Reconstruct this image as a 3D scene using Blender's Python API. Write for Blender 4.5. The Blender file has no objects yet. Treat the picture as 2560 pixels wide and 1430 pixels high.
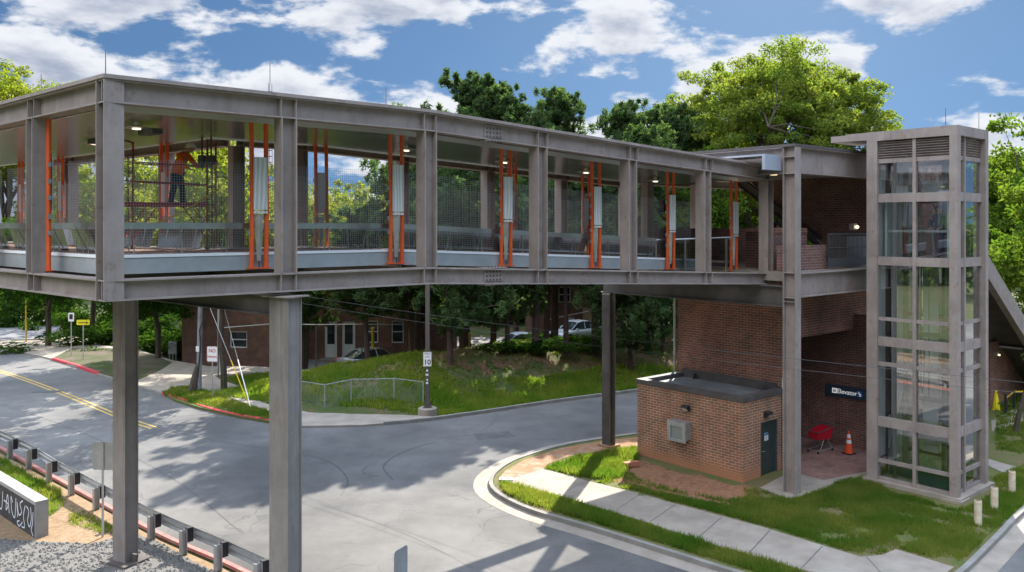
import bpy, bmesh, math, random
import numpy as np
from mathutils import Vector, Matrix
random.seed(7); rng=np.random.default_rng(7)
S=bpy.context.scene; COL=S.collection
R=math.radians
# ------------------------------------------------------------ camera
H=9.2; F=2100.0; YH=565.0
cd=bpy.data.cameras.new('camera'); cam=bpy.data.objects.new('camera',cd); COL.objects.link(cam)
cam.location=(0,0,H); cam.rotation_euler=(R(90),0,0)
cd.sensor_width=36; cd.lens=36*F/2560; cd.shift_y=(YH-715)/2560; cd.clip_end=3000; cd.clip_start=.1
S.camera=cam
# ------------------------------------------------------------ world, sun
SUN_EL=36.0; SUN_AZ=17.5          # azimuth: degrees to the right of +Y
w=bpy.data.worlds.new('World'); S.world=w; w.use_nodes=True
wn=w.node_tree; N=wn.nodes; Lk=wn.links; N.clear()
def wnode(t,**k):
    n=N.new(t)
    for a,b in k.items(): setattr(n,a,b)
    return n
def wm(op,a,b=None,c=None):
    n=N.new('ShaderNodeMath'); n.operation=op
    for i,v in enumerate((a,b,c)):
        if v is None: continue
        if isinstance(v,(int,float)): n.inputs[i].default_value=v
        else: Lk.new(v,n.inputs[i])
    return n.outputs[0]
tc=wnode('ShaderNodeTexCoord'); sp=wnode('ShaderNodeSeparateXYZ'); Lk.new(tc.outputs['Generated'],sp.inputs[0])
az=wm('ARCTAN2',sp.outputs[0],sp.outputs[1]); el=wm('ARCSINE',sp.outputs[2])
# the sky is looked up a little higher than the view ray, which keeps it blue down to the tree line
zz=wm('ADD',wm('MULTIPLY',wm('MAXIMUM',sp.outputs[2],0.0),.9),.24)
cv=wnode('ShaderNodeCombineXYZ'); Lk.new(sp.outputs[0],cv.inputs[0]); Lk.new(sp.outputs[1],cv.inputs[1]); Lk.new(zz,cv.inputs[2])
nv=wnode('ShaderNodeVectorMath',operation='NORMALIZE'); Lk.new(cv.outputs[0],nv.inputs[0])
sky=wnode('ShaderNodeTexSky',sky_type='NISHITA'); sky.sun_disc=False
sky.sun_elevation=R(SUN_EL); sky.sun_rotation=R(SUN_AZ); sky.air_density=1.0; sky.dust_density=.2; sky.ozone_density=2.5
Lk.new(nv.outputs[0],sky.inputs['Vector'])
def cloud(off_el):
    c=wnode('ShaderNodeCombineXYZ'); Lk.new(wm('MULTIPLY',az,5.2),c.inputs[0])
    Lk.new(wm('MULTIPLY',wm('ADD',el,off_el),11.5),c.inputs[1]); c.inputs[2].default_value=SEED
    n=wnode('ShaderNodeTexNoise'); n.inputs['Scale'].default_value=1.25; n.inputs['Detail'].default_value=9
    n.inputs['Roughness'].default_value=.56; n.inputs['Distortion'].default_value=.12
    Lk.new(c.outputs[0],n.inputs['Vector']); return n.outputs['Fac']
SEED=3.7
n0=cloud(0.0); n1=cloud(.013)
# more cloud to the left and low on the horizon
bias=wm('ADD',wm('MULTIPLY_ADD',az,-.10,.055),wm('MULTIPLY',el,-.32))
den=wm('ADD',n0,bias); den1=wm('ADD',n1,bias)
mask=wnode('ShaderNodeMapRange',interpolation_type='SMOOTHSTEP'); Lk.new(den,mask.inputs[0])
mask.inputs[1].default_value=.452; mask.inputs[2].default_value=.53
lit=wnode('ShaderNodeMapRange',interpolation_type='SMOOTHSTEP'); Lk.new(wm('SUBTRACT',wm('MULTIPLY',den1,1.0),wm('MULTIPLY',n0,.0)),lit.inputs[0])
lit.inputs[1].default_value=.47; lit.inputs[2].default_value=.72; 
cc=wnode('ShaderNodeMix',data_type='RGBA'); Lk.new(lit.outputs[0],cc.inputs['Factor'])
cc.inputs['A'].default_value=(2.6,2.68,2.85,1); cc.inputs['B'].default_value=(1.0,1.18,1.6,1)
tint=wnode('ShaderNodeMix',data_type='RGBA',blend_type='MULTIPLY'); tint.inputs['Factor'].default_value=1
Lk.new(sky.outputs[0],tint.inputs['A']); tint.inputs['B'].default_value=(.17,.22,.25,1)
mx=wnode('ShaderNodeMix',data_type='RGBA'); Lk.new(mask.outputs[0],mx.inputs['Factor'])
Lk.new(tint.outputs['Result'],mx.inputs['A']); Lk.new(cc.outputs['Result'],mx.inputs['B'])
# overhead sky, outside the view: cloud and blue added extra bright to fill shade
hi=wnode('ShaderNodeMapRange',interpolation_type='SMOOTHSTEP'); Lk.new(el,hi.inputs[0]); hi.inputs[1].default_value=.3; hi.inputs[2].default_value=.75
ov=wnode('ShaderNodeMix',data_type='RGBA'); Lk.new(mask.outputs[0],ov.inputs['Factor']); ov.inputs['A'].default_value=(5.6,7.0,9.4,1); ov.inputs['B'].default_value=(14.6,14.8,15.2,1)
mz=wnode('ShaderNodeMix',data_type='RGBA'); Lk.new(hi.outputs[0],mz.inputs['Factor']); Lk.new(mx.outputs['Result'],mz.inputs['A']); Lk.new(ov.outputs['Result'],mz.inputs['B'])
bg=wnode('ShaderNodeBackground'); Lk.new(mz.outputs['Result'],bg.inputs[0]); bg.inputs[1].default_value=.09
wo=wnode('ShaderNodeOutputWorld'); Lk.new(bg.outputs[0],wo.inputs[0])
sd=bpy.data.lights.new('sun','SUN'); sd.energy=3.5; sd.angle=R(.55); sd.color=(1,.93,.82)
so=bpy.data.objects.new('sun',sd); COL.objects.link(so)
sv=Vector((math.sin(R(SUN_AZ))*math.cos(R(SUN_EL)),math.cos(R(SUN_AZ))*math.cos(R(SUN_EL)),math.sin(R(SUN_EL))))
so.rotation_euler=sv.to_track_quat('Z','Y').to_euler(); so.location=(20,60,60)
S.view_settings.view_transform='Standard'; S.view_settings.look='None'; S.view_settings.exposure=1.92; S.view_settings.gamma=1
S.view_settings.use_curve_mapping=False
S.render.engine='CYCLES'; S.cycles.max_bounces=8; S.cycles.transparent_max_bounces=16; S.cycles.caustics_reflective=False; S.cycles.caustics_refractive=False

# ------------------------------------------------------------ helpers
def G(px,py,z=0.0):
    D=F*(H-z)/(py-YH); return Vector(((px-1280)/F*D,D,z))
def A(px,py,D): return Vector(((px-1280)/F*D,D,H-(py-YH)*D/F))
def G2(px,py,z=0.0):
    v=G(px,py,z); return (v.x,v.y)
class MB:
    def __init__(s,M=None,zf=None): s.v=[];s.f=[];s.uv=[];s.M=M;s.zf=zf;s.n0=0
    def face(s,pts,uv=None):
        b=len(s.v); pts=[Vector(p) for p in pts]
        s.v+=pts; s.f.append(tuple(range(b,b+len(pts))))
        if uv is None:
            n=(pts[1]-pts[0]).cross(pts[2]-pts[0]); a=max(range(3),key=lambda i:abs(n[i]))
            uv=[(p.y,p.z) if a==0 else (p.x,p.z) if a==1 else (p.x,p.y) for p in pts]
        s.uv+=uv
    def box(s,x0,x1,y0,y1,z0,z1,T=None):
        c=[Vector((x,y,z)) for x in (x0,x1) for y in (y0,y1) for z in (z0,z1)]
        uvs=None
        for q in ((0,1,3,2),(6,7,5,4),(0,4,5,1),(2,3,7,6),(0,2,6,4),(1,5,7,3)):
            P=[c[i] for i in q]
            if T is not None:
                n=(P[1]-P[0]).cross(P[2]-P[0]); a=max(range(3),key=lambda i:abs(n[i]))
                uv=[(p.y,p.z) if a==0 else (p.x,p.z) if a==1 else (p.x,p.y) for p in P]
                s.face([T@p for p in P],uv)
            else: s.face(P)
        return s
    def cbox(s,c,sz,T=None):
        return s.box(c[0]-sz[0]/2,c[0]+sz[0]/2,c[1]-sz[1]/2,c[1]+sz[1]/2,c[2]-sz[2]/2,c[2]+sz[2]/2,T)
    def prism(s,poly,z0,z1):
        a=sum(poly[i-1][0]*poly[i][1]-poly[i][0]*poly[i-1][1] for i in range(len(poly)))
        if a<0: poly=poly[::-1]
        s.face([(x,y,z1) for x,y in poly]); s.face([(x,y,z0) for x,y in poly[::-1]])
        L=0
        for i in range(len(poly)):
            a,b=poly[i],poly[(i+1)%len(poly)]; d=math.dist(a,b)
            s.face([(a[0],a[1],z0),(b[0],b[1],z0),(b[0],b[1],z1),(a[0],a[1],z1)],[(L,z0),(L+d,z0),(L+d,z1),(L,z1)]); L+=d
        return s
    def sheet(s,poly,z):
        a=sum(poly[i-1][0]*poly[i][1]-poly[i][0]*poly[i-1][1] for i in range(len(poly)))
        if a<0: poly=poly[::-1]
        s.face([(x,y,z) for x,y in poly]); return s
    def plate(s,poly,axis,a0,a1):
        """extrude a polygon given in the plane across `axis` (0: points are y,z; 1: points are x,z)"""
        f=(lambda p,a:(a,p[0],p[1])) if axis==0 else (lambda p,a:(p[0],a,p[1]))
        s.face([f(p,a0) for p in poly]); s.face([f(p,a1) for p in poly[::-1]])
        for i in range(len(poly)):
            p,q=poly[i],poly[(i+1)%len(poly)]
            s.face([f(p,a1),f(q,a1),f(q,a0),f(p,a0)])
        return s
    def tube(s,pts,r,n=8,cap=True):
        pts=[Vector(p) for p in pts]; rs=r if isinstance(r,(list,tuple)) else [r]*len(pts)
        rings=[]
        for i,p in enumerate(pts):
            d=(pts[min(i+1,len(pts)-1)]-pts[max(i-1,0)])
            if d.length<1e-9: d=Vector((0,0,1))
            d.normalize(); u=d.orthogonal().normalized() if i==0 else (u-d*u.dot(d)).normalized()
            vv=d.cross(u); rings.append([p+(u*math.cos(2*math.pi*k/n)+vv*math.sin(2*math.pi*k/n))*rs[i] for k in range(n)])
        for i in range(len(rings)-1):
            for k in range(n):
                k2=(k+1)%n; s.face([rings[i][k],rings[i][k2],rings[i+1][k2],rings[i+1][k]])
        if cap: s.face(rings[0][::-1]); s.face(rings[-1])
        return s
    def lathe(s,c,prof,n=16):
        c=Vector(c); rg=[[c+Vector((r*math.cos(2*math.pi*k/n),r*math.sin(2*math.pi*k/n),z)) for k in range(n)] for r,z in prof]
        for i in range(len(rg)-1):
            for k in range(n):
                k2=(k+1)%n; s.face([rg[i][k],rg[i][k2],rg[i+1][k2],rg[i+1][k]])
        s.face(rg[0][::-1]); s.face(rg[-1]); return s
    def ibeam(s,p0,p1,depth,width,up=(0,0,1),tf=.025,tw=.02):
        """I-section from p0 to p1; `up` is the direction from flange to flange"""
        p0=Vector(p0);p1=Vector(p1);d=(p1-p0);L=d.length;d.normalize();u=Vector(up);u=(u-d*u.dot(d)).normalized();v=d.cross(u)
        T=Matrix((( d.x,v.x,u.x,p0.x),(d.y,v.y,u.y,p0.y),(d.z,v.z,u.z,p0.z),(0,0,0,1)))
        s.box(0,L,-width/2,width/2,depth/2-tf,depth/2,T); s.box(0,L,-width/2,width/2,-depth/2,-depth/2+tf,T)
        s.box(0,L,-tw/2,tw/2,-depth/2+tf,depth/2-tf,T); return s
    def build(s,name,mat,parent=None,smooth=False,weld=False):
        vs=[Vector(v) for v in s.v]
        if s.zf: vs=[Vector((v.x,v.y,v.z+s.zf(v.x))) for v in vs]
        fl=False
        if s.M is not None: vs=[s.M@v for v in vs]; fl=s.M.determinant()<0
        me=bpy.data.meshes.new(name); me.from_pydata([tuple(v) for v in vs],[],s.f)
        ul=me.uv_layers.new(name='UVMap'); ul.data.foreach_set('uv',np.array(s.uv,dtype=np.float32).ravel())
        if weld or fl:
            bm=bmesh.new(); bm.from_mesh(me)
            if weld: bmesh.ops.remove_doubles(bm,verts=bm.verts,dist=1e-4); bmesh.ops.recalc_face_normals(bm,faces=bm.faces)
            if fl: bmesh.ops.reverse_faces(bm,faces=bm.faces)
            bm.to_mesh(me); bm.free()
        if smooth: me.shade_smooth()
        for m in (mat if isinstance(mat,(list,tuple)) else [mat]): me.materials.append(m)
        o=bpy.data.objects.new(name,me); COL.objects.link(o)
        if parent: o.parent=parent
        return o
def thing(name,label,cat,loc=(0,0,0),rz=0,group=None):
    o=bpy.data.objects.new(name,None); COL.objects.link(o); o.location=loc; o.rotation_euler=(0,0,rz); o.empty_display_size=.3
    return tag(o,label,cat,group)
def tag(o,label,cat,group=None,kind=None):
    o['label']=label; o['category']=cat
    if group: o['group']=group
    if kind: o['kind']=kind
    return o
def struct(o,label=None,kind='structure'):
    o['kind']=kind
    if label: o['label']=label
    return o
def stuff(o,label,cat): return tag(o,label,cat,None,'stuff')
def dup(root,loc=None,rz=None,label=None,group=None,scale=None):
    r=root.copy(); COL.objects.link(r)
    if loc is not None: r.location=loc
    if rz is not None: r.rotation_euler=(0,0,rz)
    if scale is not None: r.scale=scale
    if label: r['label']=label
    if group: r['group']=group
    for ch in list(root.children):
        c=ch.copy(); COL.objects.link(c); c.parent=r
        for g in list(ch.children):
            d=g.copy(); COL.objects.link(d); d.parent=c
    return r
def text(txt,size,mat,name,parent,M,depth=.004,align='CENTER',sx=1.0,bold=0):
    cu=bpy.data.curves.new('t','FONT'); cu.body=txt; cu.size=size; cu.align_x=align; cu.align_y='CENTER'; cu.extrude=depth; cu.offset=bold
    cu.resolution_u=3; cu.space_line=.9
    o=bpy.data.objects.new('t',cu); COL.objects.link(o); dg=bpy.context.evaluated_depsgraph_get(); dg.update()
    me=bpy.data.meshes.new_from_object(o.evaluated_get(dg)); bpy.data.objects.remove(o); bpy.data.curves.remove(cu)
    me.transform(M@Matrix.Diagonal((sx,1,1,1))); me.materials.clear(); me.materials.append(mat)
    t=bpy.data.objects.new(name,me); COL.objects.link(t); t.parent=parent; return t
# ------------------------------------------------------------ materials
def mat(name,col,rough=.7,metal=0.0,var=None,vs=3.0,bump=0.0,bs=40.0,trans=0.0,emit=None,alpha=None,spec=None,det=6,streak=None):
    """var: second colour mixed in by world-space noise of scale vs; bump: fine relief"""
    m=bpy.data.materials.new(name); m.use_nodes=True; t=m.node_tree; b=t.nodes['Principled BSDF']
    b.inputs['Base Color'].default_value=(*col,1); b.inputs['Roughness'].default_value=rough; b.inputs['Metallic'].default_value=metal
    if spec is not None: b.inputs['Specular IOR Level'].default_value=spec
    tc=t.nodes.new('ShaderNodeTexCoord')
    if var is not None:
        n=t.nodes.new('ShaderNodeTexNoise'); n.inputs['Scale'].default_value=vs; n.inputs['Detail'].default_value=det; n.inputs['Roughness'].default_value=.65
        t.links.new(tc.outputs['Object'],n.inputs['Vector'])
        r=t.nodes.new('ShaderNodeMapRange'); r.inputs[1].default_value=.35; r.inputs[2].default_value=.65; t.links.new(n.outputs['Fac'],r.inputs[0])
        x=t.nodes.new('ShaderNodeMix'); x.data_type='RGBA'; x.inputs['A'].default_value=(*col,1); x.inputs['B'].default_value=(*var,1)
        t.links.new(r.outputs[0],x.inputs['Factor']); last=x.outputs['Result']
        for k_,(sc_,lo,hi_,colr,amt) in enumerate(streak or ()):      # drips and rust: noise stretched by sc_
            mp=t.nodes.new('ShaderNodeMapping'); mp.inputs['Scale'].default_value=sc_; mp.inputs['Location'].default_value=(k_*5.3,k_*2.1,0); t.links.new(tc.outputs['Object'],mp.inputs[0])
            n=t.nodes.new('ShaderNodeTexNoise'); n.inputs['Scale'].default_value=1; n.inputs['Detail'].default_value=7; n.inputs['Roughness'].default_value=.7; t.links.new(mp.outputs[0],n.inputs['Vector'])
            r=t.nodes.new('ShaderNodeMapRange'); r.inputs[1].default_value=lo; r.inputs[2].default_value=hi_; r.inputs[4].default_value=amt; t.links.new(n.outputs['Fac'],r.inputs[0])
            x=t.nodes.new('ShaderNodeMix'); x.data_type='RGBA'; x.inputs['B'].default_value=(*colr,1); t.links.new(last,x.inputs['A']); t.links.new(r.outputs[0],x.inputs['Factor']); last=x.outputs['Result']
        t.links.new(last,b.inputs['Base Color'])
    if bump:
        n=t.nodes.new('ShaderNodeTexNoise'); n.inputs['Scale'].default_value=bs; n.inputs['Detail'].default_value=4
        t.links.new(tc.outputs['Object'],n.inputs['Vector'])
        bp=t.nodes.new('ShaderNodeBump'); bp.inputs['Strength'].default_value=bump; bp.inputs['Distance'].default_value=.02
        t.links.new(n.outputs['Fac'],bp.inputs['Height']); t.links.new(bp.outputs[0],b.inputs['Normal'])
    if emit: b.inputs['Emission Color'].default_value=(*emit[:3],1); b.inputs['Emission Strength'].default_value=emit[3]
    return m
def nd(m,t,**k):
    n=m.node_tree.nodes.new(t)
    for a,b in k.items(): setattr(n,a,b)
    return n
def glassmat(name,tint,rough=.03,refl=1.0,fac0=.06):
    """thin pane: tinted see-through with mirror reflection"""
    m=bpy.data.materials.new(name); m.use_nodes=True; t=m.node_tree; t.nodes.clear()
    tr=nd(m,'ShaderNodeBsdfTransparent'); tr.inputs[0].default_value=(*tint,1)
    gl=nd(m,'ShaderNodeBsdfGlossy'); gl.inputs[0].default_value=(refl,refl,refl,1); gl.inputs['Roughness'].default_value=rough
    fr=nd(m,'ShaderNodeFresnel'); fr.inputs[0].default_value=1.5
    ad=nd(m,'ShaderNodeMath',operation='MULTIPLY_ADD'); ad.inputs[1].default_value=1.5; ad.inputs[2].default_value=fac0; t.links.new(fr.outputs[0],ad.inputs[0]); ad.use_clamp=True
    mx=nd(m,'ShaderNodeMixShader'); t.links.new(ad.outputs[0],mx.inputs[0]); t.links.new(tr.outputs[0],mx.inputs[1]); t.links.new(gl.outputs[0],mx.inputs[2])
    o=nd(m,'ShaderNodeOutputMaterial'); t.links.new(mx.outputs[0],o.inputs[0]); return m
def brickmat(name,c1,c2,mortar,bw=.30,bh=.1,ms=.011,stain=None):
    m=bpy.data.materials.new(name); m.use_nodes=True; t=m.node_tree; b=t.nodes['Principled BSDF']; b.inputs['Roughness'].default_value=.85
    uv=nd(m,'ShaderNodeUVMap'); br=nd(m,'ShaderNodeTexBrick'); br.offset=.5
    br.inputs['Color1'].default_value=(*c1,1); br.inputs['Color2'].default_value=(*c2,1); br.inputs['Mortar'].default_value=(*mortar,1)
    br.inputs['Scale'].default_value=1; br.inputs['Mortar Size'].default_value=ms; br.inputs['Brick Width'].default_value=bw; br.inputs['Row Height'].default_value=bh
    br.inputs['Mortar Smooth'].default_value=.1; br.inputs['Bias'].default_value=0
    t.links.new(uv.outputs[0],br.inputs['Vector'])
    tc=nd(m,'ShaderNodeTexCoord'); n=nd(m,'ShaderNodeTexNoise'); n.inputs['Scale'].default_value=1.1; n.inputs['Detail'].default_value=8; n.inputs['Roughness'].default_value=.7
    t.links.new(tc.outputs['Object'],n.inputs['Vector'])
    mr=nd(m,'ShaderNodeMapRange'); mr.inputs[1].default_value=.3; mr.inputs[2].default_value=.7; mr.inputs[3].default_value=.6; mr.inputs[4].default_value=1.3; t.links.new(n.outputs['Fac'],mr.inputs[0])
    mu=nd(m,'ShaderNodeMix',data_type='RGBA',blend_type='MULTIPLY'); mu.inputs['Factor'].default_value=1
    t.links.new(br.outputs['Color'],mu.inputs['A']); t.links.new(mr.outputs[0],mu.inputs['B'])
    last=mu.outputs['Result']
    if stain:       # soil splash low on the wall: (colour, height)
        sp=nd(m,'ShaderNodeSeparateXYZ'); t.links.new(tc.outputs['Object'],sp.inputs[0])
        a=nd(m,'ShaderNodeMath',operation='MULTIPLY_ADD'); a.inputs[1].default_value=.9; a.inputs[2].default_value=-.3; t.links.new(n.outputs['Fac'],a.inputs[0])
        s2=nd(m,'ShaderNodeMath',operation='SUBTRACT'); t.links.new(sp.outputs[2],s2.inputs[0]); t.links.new(a.outputs[0],s2.inputs[1])
        r2=nd(m,'ShaderNodeMapRange',interpolation_type='SMOOTHSTEP'); r2.inputs[1].default_value=stain[1]*.1; r2.inputs[2].default_value=stain[1]; r2.inputs[3].default_value=.85; r2.inputs[4].default_value=0; t.links.new(s2.outputs[0],r2.inputs[0])
        m3=nd(m,'ShaderNodeMix',data_type='RGBA'); t.links.new(r2.outputs[0],m3.inputs['Factor']); t.links.new(last,m3.inputs['A']); m3.inputs['B'].default_value=(*stain[0],1); last=m3.outputs['Result']
    t.links.new(last,b.inputs['Base Color'])
    bp=nd(m,'ShaderNodeBump'); bp.inputs['Strength'].default_value=.5; bp.inputs['Distance'].default_value=.01; bp.invert=True
    t.links.new(br.outputs['Fac'],bp.inputs['Height']); t.links.new(bp.outputs[0],b.inputs['Normal']); return m
def groundmat(name,cols,scales,rough=.95,bump=.4,bs=25,cracks=None,pos=(.38,.62)):
    """cols: base plus layers, each mixed in by its own noise scale"""
    m=bpy.data.materials.new(name); m.use_nodes=True; t=m.node_tree; b=t.nodes['Principled BSDF']; b.inputs['Roughness'].default_value=rough; b.inputs['Specular IOR Level'].default_value=.2
    ge=nd(m,'ShaderNodeNewGeometry'); last=None
    for i,(c,s) in enumerate(zip(cols[1:],scales)):
        n=nd(m,'ShaderNodeTexNoise'); n.inputs['Scale'].default_value=s; n.inputs['Detail'].default_value=7; n.inputs['Roughness'].default_value=.68
        mp=nd(m,'ShaderNodeMapping'); mp.inputs['Location'].default_value=(i*13.1,i*7.7,i*3); t.links.new(ge.outputs['Position'],mp.inputs[0]); t.links.new(mp.outputs[0],n.inputs['Vector'])
        r=nd(m,'ShaderNodeMapRange'); r.inputs[1].default_value=pos[0]; r.inputs[2].default_value=pos[1]; t.links.new(n.outputs['Fac'],r.inputs[0])
        x=nd(m,'ShaderNodeMix',data_type='RGBA'); t.links.new(r.outputs[0],x.inputs['Factor'])
        if last is None: x.inputs['A'].default_value=(*cols[0],1)
        else: t.links.new(last,x.inputs['A'])
        x.inputs['B'].default_value=(*c,1); last=x.outputs['Result']
    if cracks:
        cs,cw,cc=cracks
        n=nd(m,'ShaderNodeTexNoise'); n.inputs['Scale'].default_value=.6; n.inputs['Detail'].default_value=6; t.links.new(ge.outputs['Position'],n.inputs['Vector'])
        va=nd(m,'ShaderNodeVectorMath',operation='MULTIPLY_ADD'); va.inputs[1].default_value=(2.5,2.5,0); t.links.new(n.outputs['Color'],va.inputs[0]); t.links.new(ge.outputs['Position'],va.inputs[2])
        v=nd(m,'ShaderNodeTexVoronoi',feature='DISTANCE_TO_EDGE'); v.inputs['Scale'].default_value=cs; t.links.new(va.outputs[0],v.inputs['Vector'])
        r=nd(m,'ShaderNodeMapRange'); r.inputs[1].default_value=0; r.inputs[2].default_value=cw; r.inputs[3].default_value=.75; r.inputs[4].default_value=0; t.links.new(v.outputs['Distance'],r.inputs[0])
        n2=nd(m,'ShaderNodeTexNoise'); n2.inputs['Scale'].default_value=.25; t.links.new(ge.outputs['Position'],n2.inputs['Vector'])
        r2=nd(m,'ShaderNodeMapRange'); r2.inputs[1].default_value=.48; r2.inputs[2].default_value=.56; t.links.new(n2.outputs['Fac'],r2.inputs[0])
        mm=nd(m,'ShaderNodeMath',operation='MULTIPLY'); t.links.new(r.outputs[0],mm.inputs[0]); t.links.new(r2.outputs[0],mm.inputs[1])
        x=nd(m,'ShaderNodeMix',data_type='RGBA'); t.links.new(mm.outputs[0],x.inputs['Factor']); t.links.new(last,x.inputs['A']); x.inputs['B'].default_value=(*cc,1); last=x.outputs['Result']
    t.links.new(last,b.inputs['Base Color'])
    if bump:
        n=nd(m,'ShaderNodeTexNoise'); n.inputs['Scale'].default_value=bs; n.inputs['Detail'].default_value=5; t.links.new(ge.outputs['Position'],n.inputs['Vector'])
        bp=nd(m,'ShaderNodeBump'); bp.inputs['Strength'].default_value=bump; bp.inputs['Distance'].default_value=.03; t.links.new(n.outputs['Fac'],bp.inputs['Height']); t.links.new(bp.outputs[0],b.inputs['Normal'])
    return m
def leafmat(name,c1,c2,tr=.5,scale=.6,trc=1.6):
    m=bpy.data.materials.new(name); m.use_nodes=True; t=m.node_tree; t.nodes.clear()
    ge=nd(m,'ShaderNodeNewGeometry'); n=nd(m,'ShaderNodeTexNoise'); n.inputs['Scale'].default_value=scale; n.inputs['Detail'].default_value=5; t.links.new(ge.outputs['Position'],n.inputs['Vector'])
    r=nd(m,'ShaderNodeMapRange'); r.inputs[1].default_value=.35; r.inputs[2].default_value=.65; t.links.new(n.outputs['Fac'],r.inputs[0])
    x=nd(m,'ShaderNodeMix',data_type='RGBA'); x.inputs['A'].default_value=(*c1,1); x.inputs['B'].default_value=(*c2,1); t.links.new(r.outputs[0],x.inputs['Factor'])
    d=nd(m,'ShaderNodeBsdfDiffuse'); t.links.new(x.outputs['Result'],d.inputs[0])
    k=nd(m,'ShaderNodeMix',data_type='RGBA',blend_type='MULTIPLY'); k.inputs['Factor'].default_value=1; t.links.new(x.outputs['Result'],k.inputs['A']); k.inputs['B'].default_value=(trc,trc*1.05,trc*.45,1)
    l=nd(m,'ShaderNodeBsdfTranslucent'); t.links.new(k.outputs['Result'],l.inputs[0])
    mx=nd(m,'ShaderNodeMixShader'); mx.inputs[0].default_value=tr; t.links.new(d.outputs[0],mx.inputs[1]); t.links.new(l.outputs[0],mx.inputs[2])
    o=nd(m,'ShaderNodeOutputMaterial'); t.links.new(mx.outputs[0],o.inputs[0]); return m
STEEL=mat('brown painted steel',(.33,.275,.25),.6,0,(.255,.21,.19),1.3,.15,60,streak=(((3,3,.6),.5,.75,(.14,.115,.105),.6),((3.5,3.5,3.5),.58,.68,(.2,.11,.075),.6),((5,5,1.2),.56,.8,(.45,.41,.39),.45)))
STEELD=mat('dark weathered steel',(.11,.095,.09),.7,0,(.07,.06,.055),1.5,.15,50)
PIER=mat('weathered pier steel',(.27,.24,.22),.7,0,(.19,.168,.155),.9,.2,40,streak=(((4,4,.3),.5,.75,(.1,.085,.08),.65),((3,3,1.5),.58,.7,(.2,.12,.08),.5),((8,8,.5),.56,.76,(.4,.37,.35),.6)))
ORANGE=mat('orange paint',(.78,.11,.02),.4,0,(.62,.08,.02),2)
ORANGE=mat('orange paint',(.9,.15,.03),.4,0,(.75,.11,.025),2)
STAIN=mat('stainless steel',(.62,.63,.64),.28,1.0,(.5,.5,.5),4)
MIRR=mat('brushed steel sheet',(.6,.58,.54),.38,.75,(.4,.38,.35),3)
WHITEM=mat('white metal',(.86,.87,.88),.6); TRIM=mat('bright aluminium trim',(.85,.87,.92),.38,.8)
BLUEG=mat('grey blue steel',(.4,.43,.43),.5,.1,(.32,.35,.35),2)
CEIL=mat('polished ceiling panel',(.46,.46,.45),.22,.65,(.38,.38,.375),1.5)
DECK=groundmat('deck tiles',[(.42,.24,.18),(.33,.19,.15),(.45,.3,.25)],[1.2,8],.8,.1)
WIRE=mat('steel wire',(.55,.56,.58),.35,.9)
MAROON=mat('maroon paint',(.33,.035,.045),.45,0,(.22,.03,.04),4)
BLACK=mat('black',(.02,.02,.022),.5); DGREY=mat('dark grey',(.07,.075,.08),.6); GREY=mat('grey paint',(.3,.31,.32),.5,0,(.24,.25,.26),3)
WHITE=mat('white paint',(.78,.78,.76),.5); CREAM=mat('weathered white paint',(.66,.6,.48),.7,0,(.5,.36,.22),5)
YELLOW=mat('yellow paint',(.75,.5,.02),.5); RED=mat('red paint',(.55,.02,.03),.5,0,(.42,.03,.04),3); REDK=mat('red kerb paint',(.62,.035,.055),.7,0,(.45,.06,.07),2,.2,30); REDF=mat('faded red kerb paint',(.42,.11,.1),.8,0,(.3,.2,.17),4,.2,30)
SKIN=mat('skin',(.45,.27,.19),.6); GLASS=glassmat('clear glass',(.86,.95,.93)); GLASSG=glassmat('green tinted glass',(.87,.945,.94),.02,1.0,.2); GLASSL=glassmat('railing glass',(.82,.84,.84),.12,.35,.02)
DGLASS=mat('dark window glass',(.03,.035,.04),.05,0); CARGL=mat('car glass',(.04,.05,.055),.03,0)
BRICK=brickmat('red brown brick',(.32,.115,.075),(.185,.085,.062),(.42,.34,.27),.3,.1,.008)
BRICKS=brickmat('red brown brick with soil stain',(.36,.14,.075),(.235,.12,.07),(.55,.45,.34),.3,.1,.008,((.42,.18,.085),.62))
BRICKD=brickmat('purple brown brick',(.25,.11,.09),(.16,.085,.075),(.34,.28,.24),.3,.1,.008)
BRICKH=brickmat('house brick',(.21,.08,.05),(.14,.06,.04),(.24,.18,.14),.24,.08,.01)  # colour lowered to carry the tree shade over the houses
PAVER=brickmat('brick paving',(.3,.16,.13),(.22,.12,.1),(.2,.14,.12),.2,.1,.006)
CONC=mat('concrete',(.345,.295,.245),.9,0,(.25,.21,.17),1.2,.25,60); CONCK=mat('kerb concrete',(.27,.255,.23),.9,0,(.19,.18,.16),1.5,.25,50)
FABR=mat('roofing felt',(.2,.21,.22),.8,0,(.11,.12,.115),.8,.2,30)
GALV=mat('galvanised steel',(.46,.47,.48),.42,.55,(.36,.37,.37),3)
BARK=mat('bark',(.1,.072,.052),.9,0,(.05,.038,.03),6,.5,14); BARKP=mat('pine bark',(.09,.05,.04),.9,0,(.045,.03,.027),5,.5,12)
ASPH=groundmat('worn asphalt',[(.178,.172,.166),(.125,.122,.119),(.21,.203,.193),(.1,.098,.097)],[.5,40,.13],.95,.35,70,(.42,.012,(.09,.088,.085)))
SOIL=groundmat('soil and grass',[(.05,.08,.02),(.08,.10,.03),(.15,.1,.06),(.045,.07,.02)],[1.5,.45,6],.95,.6,20,None,(.42,.64))
GRASSG=groundmat('lawn ground',[(.085,.115,.03),(.13,.14,.04),(.17,.12,.065)],[1.4,.8],.95,.6,25,None,(.42,.66))
DIRT=groundmat('red clay',[(.25,.115,.06),(.18,.085,.05),(.3,.16,.09)],[1.2,6],.95,.6,18)
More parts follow.
